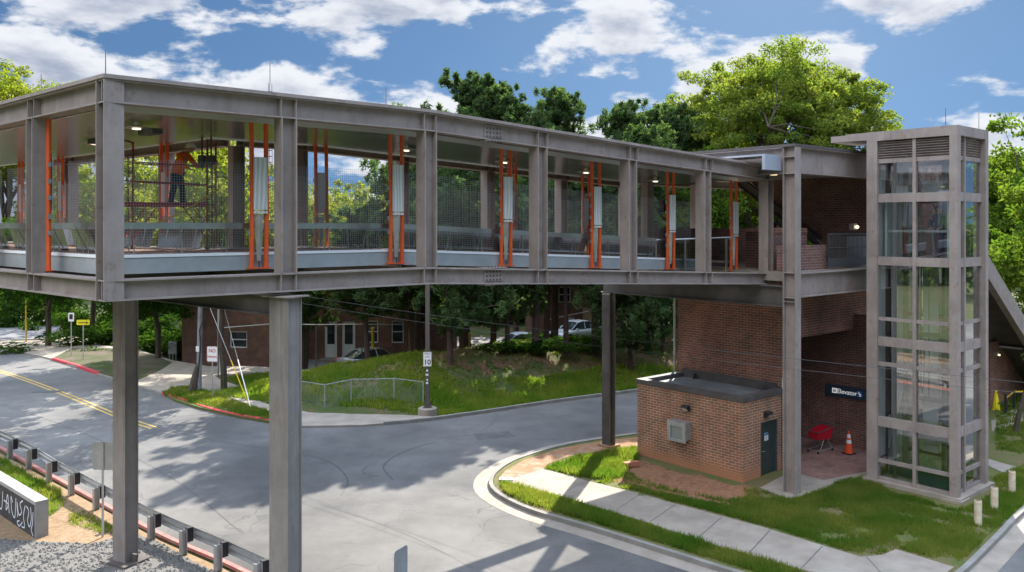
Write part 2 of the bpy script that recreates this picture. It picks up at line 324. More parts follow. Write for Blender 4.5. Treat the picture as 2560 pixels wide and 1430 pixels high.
MULCH=groundmat('pine straw',[(.17,.085,.055),(.23,.13,.085),(.09,.05,.03),(.07,.09,.02)],[3,9,.7],.95,.7,12,None,(.42,.62))
TAN=groundmat('tan soil',[(.26,.17,.10),(.2,.125,.07),(.3,.22,.14)],[.9,7],.95,.5,18)
GRAVEL=groundmat('gravel bed',[(.15,.145,.135),(.08,.077,.073),(.22,.21,.2)],[22,45],.95,1.0,35)
GRV=mat('gravel stone',(.2,.193,.18),.9,0,(.1,.095,.09),9)
DUCT=groundmat('orange stained concrete',[(.34,.2,.115),(.36,.27,.19),(.3,.14,.07)],[.8,2.5],.9,.2,40)
BLADE=leafmat('grass blades',(.075,.15,.02),(.19,.21,.05),.45,.55,1.8)
# ============================================================ GROUND
def sm(x,a,b):
    t=min(1,max(0,(x-a)/(b-a))); return t*t*(3-2*t)
KP=[(-60,70),(-30,56)]+[G2(*p) for p in ((405,985),(500,1022),(600,1043),(683,1057),(760,1066),(900,1064),(1050,1052),(1200,1032),(1400,1002),(1590,977))]+[(14,51.5),(30,60),(60,78),(120,110)]
kx=[p[0] for p in KP]; ky=[p[1] for p in KP]
def yk(x): return float(np.interp(x,kx,ky))
def hz(x,y):
    d=y-yk(x); 
    if d<=0: return -.03
    lot=-.75*sm(y,52,58)*sm(x,-30,-23)
    crest=(2.0+.8*sm(x,4,16))*sm(d,1.2,8+2*sm(x,-4,2))*sm(x,-17.5,-5)
    k_=3.5*sm(x,-4,2); back=sm(d,8.3+k_,12.5+k_*1.2)*(1-sm(x,8,14))
    bump=.09*math.sin(x*1.3+y*.7)*math.sin(y*1.1)*sm(d,2,5)*sm(x,-16,-10)
    far=3.0*sm(y,95,200)
    return -.03+lot+crest*(1-back)+bump+far
def inpoly(x,y,P):
    c=False; j=len(P)-1
    for i in range(len(P)):
        if (P[i][1]>y)!=(P[j][1]>y) and x<(P[j][0]-P[i][0])*(y-P[i][1])/(P[j][1]-P[i][1])+P[i][0]: c=not c
        j=i
    return c
xs=np.concatenate([[-1500,-700,-300,-150,-100,-75],np.arange(-60,60,.9),[60,75,100,150,300,700,1500]])
ys=np.concatenate([[-400,-150,-50,0,15,25,32],np.arange(36,96,.9),[100,110,130,160,200,300,600,1200,2500]])
m=MB(); nx=len(xs)
me=bpy.data.meshes.new('ground'); me.from_pydata([(x,y,hz(x,y)) for y in ys for x in xs],[],[(j*nx+i,j*nx+i+1,(j+1)*nx+i+1,(j+1)*nx+i) for j in range(len(ys)-1) for i in range(nx-1)])
me.shade_smooth(); me.materials.append(SOIL); g=bpy.data.objects.new('ground',me); COL.objects.link(g); struct(g)
def drape(name,poly,mt,off=.03,cell=.4,label=None,jit=.0):
    x0,x1=min(p[0] for p in poly),max(p[0] for p in poly); y0,y1=min(p[1] for p in poly),max(p[1] for p in poly)
    idx={}; V=[]; Fs=[]
    def vid(i,j):
        if (i,j) not in idx:
            x,y=x0+i*cell,y0+j*cell; idx[(i,j)]=len(V); V.append((x,y,hz(x,y)+off))
        return idx[(i,j)]
    for i in range(int((x1-x0)/cell)+1):
        for j in range(int((y1-y0)/cell)+1):
            x,y=x0+(i+.5)*cell,y0+(j+.5)*cell
            if inpoly(x+jit*math.sin(y*2.3+x),y+jit*math.sin(x*1.9-y*.6)+jit*.6*math.sin(5.1*x+3*y),poly): Fs.append((vid(i,j),vid(i+1,j),vid(i+1,j+1),vid(i,j+1)))
    me=bpy.data.meshes.new(name); me.from_pydata(V,[],Fs); me.shade_smooth(); me.materials.append(mt)
    o=bpy.data.objects.new(name,me); COL.objects.link(o); return struct(o,label)
def sheet(name,poly,z,mt,label=None):
    m=MB(); m.sheet(poly,z); return struct(m.build(name,mt),label)
FARK=[(-300,795),(-120,838),(0,872),(130,900),(243,937),(330,963),(405,985),(500,1022),(600,1043),(683,1057),(760,1066),(900,1064),(1050,1052),(1200,1032),(1400,1002),(1590,977)]
FARW=[G2(*p) for p in FARK]+[(14,51.5),(30,60)]
def offs(line,d):
    out=[]
    for i,p in enumerate(line):
        a=line[max(0,i-1)]; b=line[min(len(line)-1,i+1)]; t=Vector((b[0]-a[0],b[1]-a[1])).normalized(); out.append((p[0]-t.y*d,p[1]+t.x*d))
    return out
def dens(line,step=.5):
    """Catmull-Rom resample"""
    P=[Vector(p) for p in line]; out=[]
    for i in range(len(P)-1):
        p0=P[max(0,i-1)];p1=P[i];p2=P[i+1];p3=P[min(len(P)-1,i+2)]; n=max(1,int((p2-p1).length/step))
        for k in range(n):
            t=k/n; out.append(tuple(.5*((2*p1)+(-p0+p2)*t+(2*p0-5*p1+4*p2-p3)*t*t+(-p0+3*p1-3*p2+p3)*t**3)))
    out.append(tuple(P[-1])); return out
def strip(name,line,d0,d1,z0,z1,mt,label=None,zt1=None):
    """ribbon between two offsets of a line; a kerb is one with height"""
    a=offs(line,d0); b=offs(line,d1); m=MB(); zt1=z1 if zt1 is None else zt1
    L=0
    for i in range(len(line)-1):
        l=math.dist(line[i],line[i+1]); u=[(L,0),(L+l,0),(L+l,abs(d1-d0)),(L,abs(d1-d0))]
        q=lambda p,z:(p[0],p[1],z)
        top=[q(a[i],z1),q(a[i+1],z1),q(b[i+1],zt1),q(b[i],zt1)]
        m.face(top if d1>d0 else top[::-1],u)
        if z1-z0>.02:
            for s_,zt,fl in ((a,z1,False),(b,zt1,True)):
                f=[q(s_[i],z0),q(s_[i+1],z0),q(s_[i+1],zt),q(s_[i],zt)]
                m.face(f if fl==(d1<d0) else f[::-1],u)
        L+=l
    for e in (0,-1):
        if z1-z0>.02: m.face([q(a[e],z0),q(b[e],z0),q(b[e],zt1),q(a[e],z1)])
    return struct(m.build(name,mt),label)
GR=[(-300,975),(-120,1048),(0,1118),(200,1228),(400,1335),(560,1405),(700,1475),(1000,1640)]   # near kerb of the road
GRW=[G2(*p) for p in GR]
sheet('road',[(-90,110)]+FARW+[(60,82),(70,60),(70,3),(2,3)]+GRW[::-1]+[(-70,50)],0.0,ASPH)
far_d=dens(FARW,.6)
# island with the station on it
ISL=[(1610,1083),(1500,1098),(1400,1116),(1300,1146),(1250,1175),(1234,1200),(1250,1228),(1330,1268),(1500,1318),(1700,1380),(1850,1426),(2000,1468),(2180,1500),(2300,1478),(2390,1425),(2480,1340),(2560,1262),(2700,1160),(3000,1010)]
ISLW=dens([G2(*p,z=.13) for p in ISL],.4)
isl_poly=ISLW+[(45,75),(20,50),(12,40.5)]
m=MB(); m.prism(isl_poly,-.1,.115); struct(m.build('lawn',GRASSG))
KI=[p for p in ISLW]
strip('kerb',KI,-.02,-.17,-.05,.14,CONCK,None,.135)      # outward side is negative offset for this winding
strip('gutter',KI,-.17,-.72,.0,.006,CONC)
def onI(px,py): return G2(px,py,.12)
# pavement on the island
SW_up=[(1590,1112),(1500,1128),(1420,1142),(1370,1160),(1358,1172),(1470,1203),(1590,1232),(1720,1268),(1900,1316),(2050,1362),(2150,1392),(2205,1388),(2240,1374),(2385,1418)]
SW_lo=[(1590,1094),(1500,1103),(1400,1121),(1310,1150),(1262,1178),(1245,1200),(1300,1214),(1400,1240),(1600,1301),(1800,1367),(1960,1412),(2100,1449),(2250,1468),(2330,1458)]
walk=[onI(*p) for p in SW_lo]; walk2=[onI(*p) for p in SW_up]
m=MB(); m.prism([onI(*p) for p in ((1470,1203),(1590,1232),(1720,1268),(1900,1316),(2050,1362),(2150,1392),(2205,1388),(2240,1374),(2385,1418),(2330,1458),(2250,1468),(2100,1449),(1960,1412),(1800,1367),(1600,1301),(1400,1240),(1300,1214),(1262,1203),(1358,1172))],.05,.13); struct(m.build('sidewalk',CONC),'pale concrete pavement crossing the lawn below the brick shed')
m=MB(); m.prism([onI(*p) for p in ((1610,1112),(1500,1128),(1420,1142),(1370,1160),(1358,1172),(1262,1203),(1245,1200),(1262,1178),(1310,1150),(1400,1121),(1500,1103),(1610,1090))],.05,.127); struct(m.build('sidewalk',DUCT),'orange stained pavement at the rounded street corner')
# joints in the pavement
m=MB()
for a,b in (((1470,1203),(1395,1236)),((1600,1236),(1540,1276)),((1688,1262),(1627,1304)),((1806,1292),(1746,1344)),((1926,1325),(1872,1384)),((2056,1366),(2005,1420)),((2165,1391),(2225,1458)),((1358,1172),(1262,1203)),((1290,1187),(1330,1210))):
    p,q=Vector((*onI(*a),.1315)),Vector((*onI(*b),.1315)); d=(q-p).normalized(); n=Vector((-d.y,d.x,0))*.014; m.face([p-n,q-n,q+n,p+n])
struct(m.build('sidewalk_joints',DGREY))
tag(MB().cbox((*onI(1266,1199),.145),(.5,.34,.03)).build('drain_cover',GALV),'small metal cover set in the pavement at the rounded corner','drain cover')
DIRTP=[(1592,1150),(1575,1165),(1560,1180),(1500,1190),(1560,1212),(1650,1232),(1760,1250),(1830,1262),(1900,1250),(1880,1225),(1857,1216),(1700,1180)]
dl=dens([onI(*p) for p in DIRTP+DIRTP[:1]],.18)[:-1]; sheet('dirt',[(x+.13*math.sin(7.1*x+3*y)+.07*math.sin(19*x),y+.12*math.sin(6.3*y-4*x)+.06*math.sin(17*y)) for x,y in dl],.121,DIRT)
# station floor: paving and threshold walk
m=MB(); m.prism([onI(*p) for p in ((1900,1222),(1968,1248),(2005,1242),(2180,1186),(2210,1150),(2190,1120),(2008,1178),(1960,1190))],.05,.16); struct(m.build('path',CONC),'concrete threshold walk in front of the station recess')
# far pavement
m=MB(); m.prism([G2(*p,z=.1) for p in ((-120,838),(0,866),(130,896),(243,931),(330,958),(400,978),(480,962),(560,988),(683,1030),(683,1057),(760,1064),(900,1062),(1050,1050),(1078,1040),(1000,1036),(870,1034),(790,1026),(720,1005),(660,985),(560,952),(535,938),(640,930),(790,938),(800,926),(640,915),(520,915),(430,900),(340,872),(250,862),(200,836),(110,850),(30,852),(-120,820))],-.05,.09); struct(m.build('sidewalk',CONC),'far concrete pavement across the road')
m=MB(); m.prism([G2(*p,z=.12) for p in ((405,981),(430,968),(480,964),(560,990),(640,1018),(690,1034),(690,1055),(600,1040),(500,1018),(440,1000))],0,.115); struct(m.build('grass_verge',GRASSG))
m=MB(); m.prism([G2(*p,z=.12) for p in ((135,893),(180,870),(260,868),(380,885),(430,905),(400,925),(330,955),(243,931))],0,.105); struct(m.build('planting_bed',groundmat('tree shaded litter',[(.10,.08,.06),(.07,.06,.04),(.15,.12,.09),(.05,.07,.02)],[3,9,.6],.95,.6,12)))  # bed colour darkened to paint in the shade of the trees
def sub(line_px,z=0): return dens([G2(*p,z=z) for p in line_px],.5)
# kerbs on the far side
strip('kerb',sub([(130,900),(190,918),(243,937)]),-.02,.16,0,.15,REDK,'faded red painted kerb at upper left')
strip('kerb',sub([(30,872),(48,877)]),-.02,.3,0,.16,REDK,'short red painted kerb stub at far left')
strip('kerb',sub([(405,987),(440,1000),(468,1009)]),-.02,.16,0,.15,REDK,'short red painted kerb beside the utility pole')
strip('kerb',sub([(490,1017),(540,1032),(600,1045),(683,1058),(700,1060)]),-.02,.16,0,.15,REDK,'long red painted kerb curving behind the right bridge pier')
strip('kerb',sub([(243,937),(330,963),(405,987)]),-.02,.14,0,.1,CONCK,'grey driveway kerb')
strip('kerb',dens([G2(*p) for p in ((960,1063),(1050,1055),(1200,1035),(1400,1005),(1590,980))]+[(14,51.3),(30,59.8)],.6),-.02,.17,0,.15,CONCK,'grey kerb below the grassy bank')
strip('kerb',GRWd:=dens(GRW,.6),.0,-.14,0,.09,REDF,'red painted kerb under the guardrail')
# double yellow line
yl=dens([G2(*p) for p in ((-200,870),(0,928),(150,981),(290,1038),(385,1070))],1.0)
strip('road_marking',yl,.08,.2,.0,.004,mat('road yellow',(.55,.33,.04),.8,0,(.36,.27,.12),5),'upper of the two yellow centre lines')
strip('road_marking',yl,-.2,-.08,.0,.004,bpy.data.materials['road yellow'],'lower of the two yellow centre lines')
# side street, upper left
sheet('side_street',[G2(*p) for p in ((-300,780),(0,785),(90,792),(180,822),(188,834),(100,848),(0,850),(-200,830))],.012,groundmat('side asphalt',[(.2,.2,.21),(.16,.16,.17)],[1.0],.95,.2,30))
sheet('parking_lot',[(-19,56),(-8,54.5),(6,56),(9,60),(9,75),(-19,75)],-.72,groundmat('lot asphalt',[(.17,.165,.165),(.22,.21,.2)],[.6],.95,.2,30))
m=MB(); tag(m.cbox((*G2(118,979),.012),(1.5,.5,.012)).build('manhole_cover',DGREY),'dark round utility cover on the yellow centre lines','manhole cover')
PATCH=groundmat('road patch',[(.13,.128,.126),(.1,.099,.098)],[2.0],.95,.3,60); SEAL=mat('crack sealant',(.045,.043,.042),.6)
for i,(poly,lab) in enumerate((([(640,1290),(668,1284),(676,1296),(646,1302)],'darker square asphalt patch in the junction'),([(1180,1085),(1270,1078),(1290,1092),(1195,1100)],'darker asphalt patch in front of the rear pier'))): sheet('road_patch',[G2(*p) for p in poly],.003,PATCH,lab)
for i,ln in enumerate(([(760,1135),(830,1160),(868,1200),(850,1240)],[(985,1200),(960,1165),(1010,1130),(1090,1105)],[(800,1260),(1000,1330),(1180,1420)],[(430,1080),(620,1115),(800,1130)],[(1230,1010),(1240,1045),(1210,1075)],[(0,1010),(200,1080),(420,1190),(600,1330)])): strip('tar_line',dens([G2(*p) for p in ln],.4),0,.045 if i<2 else .025,0,.0045,SEAL,None)
# foreground left: soil, gravel
near=[(p[0],p[1]) for p in offs(GRWd,-.16)]
m=MB(); m.prism([G2(*p,z=.08) for p in ((-300,985),(0,1132),(200,1240),(400,1350),(560,1420),(700,1492),(600,1900),(-800,1900),(-900,1100))],-.2,.06); struct(m.build('verge',TAN),'tan soil verge between the guardrail and the gravel')
gp=[(-200,1375),(0,1345),(100,1352),(230,1358),(330,1330),(395,1352),(470,1395),(560,1440),(660,1500),(500,1800),(-600,1800)]
GP=[G2(*p,z=.1) for p in gp]
sheet('gravel_bed',GP,.085,GRAVEL)
sheet('grass_patch',[G2(*p,z=.1) for p in ((-250,1080),(0,1152),(60,1180),(150,1232),(160,1262),(118,1292),(110,1245),(0,1190),(-300,1100))],.075,GRASSG)
drape('pine_straw',[(-6.8,44.5),(-4.6,43.6),(-2.5,46.5),(1,48.8),(5,50.2),(9,50.5),(13,54),(15,60),(6,60),(-3,54),(-7,50)],MULCH,.03,.35,None,.5)
# ------------------------------------------------------------ grass blades
def blades(name,poly,n,h,zf,label,mt=BLADE,wd=.03,clump=1.3,thr=.0,per=5,lean=.35):
    x0,x1=min(p[0] for p in poly),max(p[0] for p in poly); y0,y1=min(p[1] for p in poly),max(p[1] for p in poly)
    V=[];Fc=[]; k=0; t=0
    while k<n and t<n*30:
        t+=1; x=rng.uniform(x0,x1); y=rng.uniform(y0,y1)
        if not inpoly(x,y,poly): continue
        q=math.sin(x*clump+1.7*math.sin(y*.9*clump))*math.sin(y*clump*1.2+1.3*math.sin(x*.8*clump+2))+.5*math.sin(2.7*x*clump+y)*math.sin(2.1*y*clump-x)
        if q<thr-rng.random()*.9: continue
        k+=1; z=zf(x,y); hh=h*(.55+.35*max(-.6,q)+.5*rng.random())
        for b in range(per):
            a=rng.uniform(0,6.283); dx,dy=math.cos(a),math.sin(a); r=rng.uniform(0,.1); bx,by=x+dx*r,y+dy*r; l=hh*rng.uniform(.5,1.1); ln=lean*l*rng.uniform(.2,1.6)
            i=len(V); V+= [(bx-dy*wd/2,by+dx*wd/2,z-.02),(bx+dy*wd/2,by-dx*wd/2,z-.02),(bx+dx*ln,by+dy*ln,z+l)]; Fc.append((i,i+1,i+2))
    me=bpy.data.meshes.new(name); me.from_pydata(V,[],Fc); me.materials.append(mt); o=bpy.data.objects.new(name,me); COL.objects.link(o)
    return stuff(o,label,'grass')
zi=lambda x,y:.12
lw=[onI(*p) for p in ((1592,1238),(1650,1238),(1830,1266),(1890,1256),(1905,1226),(1970,1250),(2008,1246),(2120,1200),(2182,1192),(2215,1225),(2390,1275),(2425,1268),(2490,1235),(2486,1195),(2560,1165),(2620,1120),(2700,1150),(2560,1255),(2480,1330),(2390,1412),(2240,1370),(2205,1384),(2150,1386),(1900,1310),(1720,1262))]
blades('lawn_grass',lw,15000,.17,zi,'long green grass of the lawn around the elevator tower',thr=-.25,clump=1.6)
blades('lawn_grass',[onI(*p) for p in ((1250,1206),(1300,1219),(1400,1246),(1600,1307),(1800,1373),(1960,1418),(2100,1455),(2020,1466),(1850,1418),(1700,1372),(1500,1311),(1330,1262),(1262,1232))],5200,.2,zi,'strip of bright grass between the corner kerb and the pavement',thr=-.6)
blades('lawn_grass',[onI(*p) for p in ((1364,1172),(1380,1160),(1440,1146),(1520,1130),(1590,1118),(1595,1150),(1570,1168),(1560,1190),(1520,1200),(1470,1196))],2600,.24,zi,'bright tall grass patch left of the brick shed',thr=-.7)
blades('lawn_grass',[onI(*p) for p in ((1490,1205),(1530,1198),(1640,1232),(1760,1258),(1830,1272),(1900,1300),(1890,1308),(1720,1262),(1590,1226))],1300,.16,zi,'narrow band of grass between the clay soil and the pavement',thr=-.4)
blades('lawn_grass',[onI(*p) for p in ((1500,1186),(1560,1200),(1640,1222),(1760,1246),(1840,1262),(1905,1252),(1890,1222),(1860,1222),(1870,1245),(1820,1250),(1700,1228),(1600,1200),(1575,1180))],420,.13,zi,'loose grass tufts along the edge of the red clay',thr=-.1)
blades('lawn_grass',[onI(*p) for p in ((2490,1020),(2560,985),(2760,950),(2780,1060),(2560,1135),(2490,1125))],4200,.18,zi,'rough green grass behind the elevator tower at right',thr=-.5,wd=.04)
blades('verge_grass',[G2(*p,z=.12) for p in ((408,985),(430,970),(480,966),(560,992),(640,1020),(688,1036),(688,1053),(600,1038),(500,1014))],2000,.2,lambda x,y:.1,'bright grass verge behind the red kerb',thr=-.6,wd=.05)
blades('verge_grass',[G2(*p,z=.1) for p in ((540,942),(640,933),(690,940),(760,950),(790,1020),(720,1000),(640,972))],1500,.2,lambda x,y:hz(x,y),'grass between the path and the far pavement',thr=-.6,wd=.06)
blades('verge_grass',[G2(*p,z=.08) for p in ((-250,1070),(0,1145),(150,1225),(160,1262),(118,1292),(112,1245),(0,1190),(-300,1100))],2600,.2,lambda x,y:.07,'bright grass between the guardrail and the graffiti wall',thr=-.7,wd=.03)
blades('verge_grass',[G2(*p,z=.08) for p in ((170,1262),(240,1290),(300,1330),(250,1330),(180,1310))],220,.12,lambda x,y:.07,'sparse grass tufts on the tan soil beside the sign post',thr=.1)
bank=[G2(*p) for p in ((745,1018),(870,1030),(1000,1032),(1085,1042),(1200,1026),(1400,996),(1590,970))]+[(13,51.5),(14,54),(6,51),(1,47.5),(-3,45),(-5.5,47),(-7,48),(-13,48),(-16,47),(-18,46)]
def bz(x,y): return hz(x,y)
blades('bank_grass',bank,13000,.28,bz,'grass covering the bank under the pine trees',leafmat('bank blades',(.12,.2,.03),(.22,.25,.05),.5,.6,2.0),wd=.07,thr=-.35,clump=.7,per=4)
blades('bank_weeds',[(-6.5,44.8),(-3,44.4),(1,47.2),(6,50.8),(13,54),(14,59),(6,58),(-3,53),(-7,50)],2200,.2,hz,'thin weeds among the pine straw at the top of the bank',wd=.06,thr=-.5,per=4)
# gravel stones
V=[];Fc=[]
oct_=[(1,0,0),(-1,0,0),(0,1,0),(0,-1,0),(0,0,.7),(0,0,-.7)]; of=[(0,2,4),(2,1,4),(1,3,4),(3,0,4),(2,0,5),(1,2,5),(3,1,5),(0,3,5)]
k=0
while k<6000:
    x,y=rng.uniform(-17,-4),rng.uniform(13,24.5)
    if not inpoly(x,y,GP): continue
    k+=1; s=rng.uniform(.025,.07); i=len(V); a=rng.uniform(0,6); 
    for p in oct_:
        q=(p[0]*math.cos(a)-p[1]*math.sin(a),p[0]*math.sin(a)+p[1]*math.cos(a)); V.append((x+q[0]*s*rng.uniform(.7,1.3),y+q[1]*s*rng.uniform(.7,1.3),.09+p[2]*s))
    Fc+=[tuple(i+j for j in f) for f in of]
me=bpy.data.meshes.new('gravel'); me.from_pydata(V,[],Fc); me.materials.append(GRV); o=bpy.data.objects.new('gravel',me); COL.objects.link(o); stuff(o,'loose grey gravel at the foot of the left pier','gravel')

# ============================================================ FOOTBRIDGE
TH=math.atan2(.651,.759); BW=3.63
P1=Vector((-4.69,17.7,0)); WREAR=7.0
br=thing('footbridge','covered brown steel footbridge with orange tube frames, wire mesh sides and steel piers','footbridge',P1,TH)
sl=lambda x:-max(0.0,x-BW)*.0455
ang=R(98.4); a_=Vector((math.cos(ang),math.sin(ang),0)); n_=Vector((math.sin(ang),-math.cos(ang),0))
ML=Matrix(((a_.x,n_.x,0,-BW),(a_.y,n_.y,0,0),(0,0,1,0),(0,0,0,1)))      # left wing: x along the wing, y into the bridge
ZB0,ZB1,ZT0,ZT1=7.81,8.21,11.47,11.91
def chord(M,zf,x0,x1,y,z0,z1,name,flip=1):
    m=MB(M,zf); n=max(1,int(round((x1-x0)/BW)))
    for i in range(n):
        a,b=x0+(x1-x0)*i/n,x0+(x1-x0)*(i+1)/n
        m.box(a,b,y-.16,y+.16,z1-.035,z1); m.box(a,b,y-.16,y+.16,z0,z0+.03); m.box(a,b,y-.012,y+.012,z0+.03,z1-.035)
        for xx in (a-.17,a+.17) if i else (a+.17,):
            for s in (-1,1): m.box(xx-.01,xx+.01,*sorted((y+s*.013,y+s*.155)),z0+.031,z1-.036)
    for xx in (x1-.17,):
        for s in (-1,1): m.box(xx-.01,xx+.01,*sorted((y+s*.013,y+s*.155)),z0+.031,z1-.036)
    return m.build(name,STEEL,br)
def post(M,zf,x,y,z0=ZB1,z1=ZT0,mt=None,w=.37):
    m=MB(M,None); dz=zf(x) if zf else 0
    m.box(x-.175,x-.15,y-w/2,y+w/2,z0+dz,z1+dz); m.box(x+.15,x+.175,y-w/2,y+w/2,z0+dz,z1+dz); m.box(x-.15,x+.15,y-.012,y+.012,z0+dz,z1+dz)
    return m.build('post',mt or STEEL,br)
def segs(y):   # the chord breaks where the ramp starts
    return None
NR=5
for y,x0 in ((.18,-BW),(WREAR-.18,1.67)):
    for z0,z1,nm in ((ZB0,ZB1,'bottom_chord'),(ZT0,ZT1,'top_chord')):
        chord(None,None,x0 if y<1 else x0,BW,y,z0,z1,nm)
        chord(None,sl,BW,BW*5+.17,y,z0,z1,nm)
for k in range(0,6): post(None,sl,BW*k,.18)
for k in range(1,6): post(None,sl,BW*k,WREAR-.18)
post(None,None,1.67,WREAR-.18)
LW=6.27
for y in (.18,LW-.18):
    x0=0 if y<1 else 6.15
    for z0,z1,nm in ((ZB0,ZB1,'bottom_chord'),(ZT0,ZT1,'top_chord')): chord(ML,None,x0,BW*6 if y<1 else 6.15+BW*4,y,z0,z1,nm)
for k in range(0,7): post(ML,None,BW*k if k else .18,.18,ZB0 if k==0 else ZB1,ZT1-.01 if k==0 else ZT0)
for k in range(1,5): post(ML,None,6.15+BW*k,LW-.18)
# bolted splice on both chords
for z0,z1 in ((ZB0,ZB1),(ZT0,ZT1)):
    xs_=BW+2.05; dz=sl(xs_)+.012; m=MB(); m.box(xs_-.3,xs_+.3,.145,.165,z0+.06+dz,z1-.06+dz); m.box(xs_-.36,xs_+.36,.03,.33,z1+dz,z1+.02+dz); m.box(xs_-.36,xs_+.36,.03,.33,z0-.03+dz,z0-.005+dz); sp_=m.build('splice_plate',STEEL,br)
    def bolt(a,b):
        m=MB(); m.tube([a,b],.02,6); m.build('bolt',STEELD,sp_)
    for i in range(5):
        X_=xs_-.22+i*.11
        for zz_ in (.1,.2,.3): bolt((X_,.147,z0+dz+zz_),(X_,.115,z0+dz+zz_))
        bolt((X_,.08,z0+dz-.03),(X_,.08,z0+dz-.065)); bolt((X_,.08,z1+dz+.02),(X_,.08,z1+dz+.05))
# cross beams under deck and over ceiling
for k in range(-0,6):
    for z0,z1 in ((ZB0+.03,ZB1-.06),):
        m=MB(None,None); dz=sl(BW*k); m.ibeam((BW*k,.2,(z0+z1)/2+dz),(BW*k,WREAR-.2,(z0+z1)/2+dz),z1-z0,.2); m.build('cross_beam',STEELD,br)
for k in range(1,6):
    m=MB(ML); m.ibeam((BW*k,.2,ZB0+.2),(BW*k,LW-.2,ZB0+.2),.3,.2); m.build('cross_beam',STEELD,br)
# roof, ceiling, deck as bent slabs
def lin(w,i):     # meeting point of the wing line at depth w with the straight line at depth i
    t=(i-.146*w)/.989; return (-BW+.989*w-.146*t,i)
def wingpt(s,w): v=ML@Vector((s,w,0)); return (v.x,v.y)
def slab(name,wo,io,wi,ii,z0,z1,mt,x1=BW*5+.1,xl=BW*6):
    q0,q1=lin(wo,io),lin(wi,ii); m=MB(None,sl)
    m.prism([wingpt(xl,wo),q0,q1,wingpt(xl,wi)],z0,z1) if False else None
    def cell(P): m.prism(P,z0,z1)
    cell([q0,q1,wingpt(xl,wi),wingpt(xl,wo)]); cell([q0,(BW,io),(BW,ii),q1]); cell([(BW,io),(x1,io),(x1,ii),(BW,ii)])
    return m.build(name,mt,br,weld=True)
DI,DO=1.65,5.35; LI=4.62
DI,DO=1.65,5.35; LI=4.62; WI=.71
slab('roof_slab',-.02,-.02,LW+.02,WREAR+.02,ZT1+.002,ZT1+.075,STEEL)
slab('ceiling',WI-.17,1.45,LI+.2,DO+.2,11.53,11.6,CEIL)
slab('deck',WI,DI,LI,DO,8.5,8.585,DECK)
slab('deck_subfloor',WI+.12,DI+.12,LI-.12,DO-.12,8.36,8.498,STEELD)
def run(name,y,yl,z0,z1,th,mt,x1=BW*5+.1,xl=BW*6,both=True,sgn=1):
    """a band that follows the long edge of the walkway round the corner"""
    q=lin(yl,y); q2=lin(yl+sgn*th,y+sgn*th); m=MB(None,sl)
    m.prism([wingpt(xl,yl),q,q2,wingpt(xl,yl+sgn*th)],z0,z1); m.prism([q,(BW,y),(BW,y+sgn*th),q2],z0,z1); m.prism([(BW,y),(x1,y),(x1,y+sgn*th),(BW,y+sgn*th)],z0,z1)
    return m.build(name,mt,br,weld=True)
XE=BW*4.35
run('ceiling_edge_strip',1.42,WI-.2,11.5,11.63,.028,TRIM)
run('ceiling_edge_strip',DO+.2,LI+.2,11.5,11.63,.028,TRIM)
run('edge_beam',DI-.05,WI-.05,8.22,8.55,.04,BLUEG,XE+.2); run('edge_beam',DO+.01,LI+.01,8.22,8.55,.04,BLUEG)
run('toe_strip',DI-.07,WI-.07,8.552,8.615,.1,WHITEM,XE+.2); run('toe_strip',DO-.03,LI-.03,8.587,8.615,.1,WHITEM)
run('rail_band',DI+.06,WI+.06,9.14,9.27,.06,STAIN,XE); run('rail_band',DO-.12,LI-.12,9.14,9.27,.06,STAIN)
# wire mesh side panels, one per bay
def mesh_panel(M,zf,x0,x1,y,z0=8.64,z1=10.58,name='mesh_panel',g=.055,th=.0034):
    m=MB(M,zf); nxx=int((x1-x0)/g); nz=int((z1-z0)/g)
    for i in range(nxx+1):
        xx=x0+(x1-x0)*i/nxx; m.box(xx-th/2,xx+th/2,y-th/2,y+th/2,z0,z1)
    for j in range(nz+1):
        zz_=z0+(z1-z0)*j/nz; m.box(x0,x1,y-th*1.5,y-th/2,zz_-th/2,zz_+th/2)
    return m.build(name,WIRE,br)
def glass_panel(M,zf,x0,x1,y,s=1):
    m=MB(M,zf); b=Vector((0,s*.10,-.52))
    m.face([(x0,y,9.13),(x1,y,9.13),(x1,y+s*.14,8.62),(x0,y+s*.14,8.62)]); return m.build('railing_glass',GLASSL,br)
def brackets(M,zf,x0,x1,y,s=1):
    for i in range(3):
        m=MB(M,zf); xx=x0+(x1-x0)*(i+.5)/3
        m.tube([(xx+.05,y+s*.03,8.6),(xx,y,9.2),(xx-.04,y+s*.15,8.6)],.012,5); m.build('rail_bracket',STAIN,br)
q0,q1=lin(WI,DI),lin(LI,DO)
sl0=(-2.206,1.425)
fr=[(q0[0]+.02,0-.22)]+[(BW*k+.22,BW*(k+1)-.22) for k in range(0,4)]+[(BW*4+.22,XE)]
for a,b in fr:
    mesh_panel(None,sl,a,b,DI); glass_panel(None,sl,a,b,DI+.04); brackets(None,sl,a,b,DI+.03)
for a,b in [(.3,BW-.22)]+[(BW*k+.22,BW*(k+1)-.22) for k in range(1,5)]:
    mesh_panel(None,sl,a,b,DO); glass_panel(None,sl,a,b,DO-.04,-1); brackets(None,sl,a,b,DO-.03,-1)
t0=1.563; t1=4.73
for a,b in [(t0+.02,BW-.2)]+[(BW*k+.2,BW*(k+1)-.2) for k in range(1,5)]:
    mesh_panel(ML,None,a,b,WI); glass_panel(ML,None,a,b,WI+.04); brackets(ML,None,a,b,WI+.03)
for a,b in [(t1+.02,BW*2-.2)]+[(BW*k+.2,BW*(k+1)-.2) for k in range(2,5)]:
    mesh_panel(ML,None,a,b,LI); glass_panel(ML,None,a,b,LI-.04,-1); brackets(ML,None,a,b,LI-.03,-1)
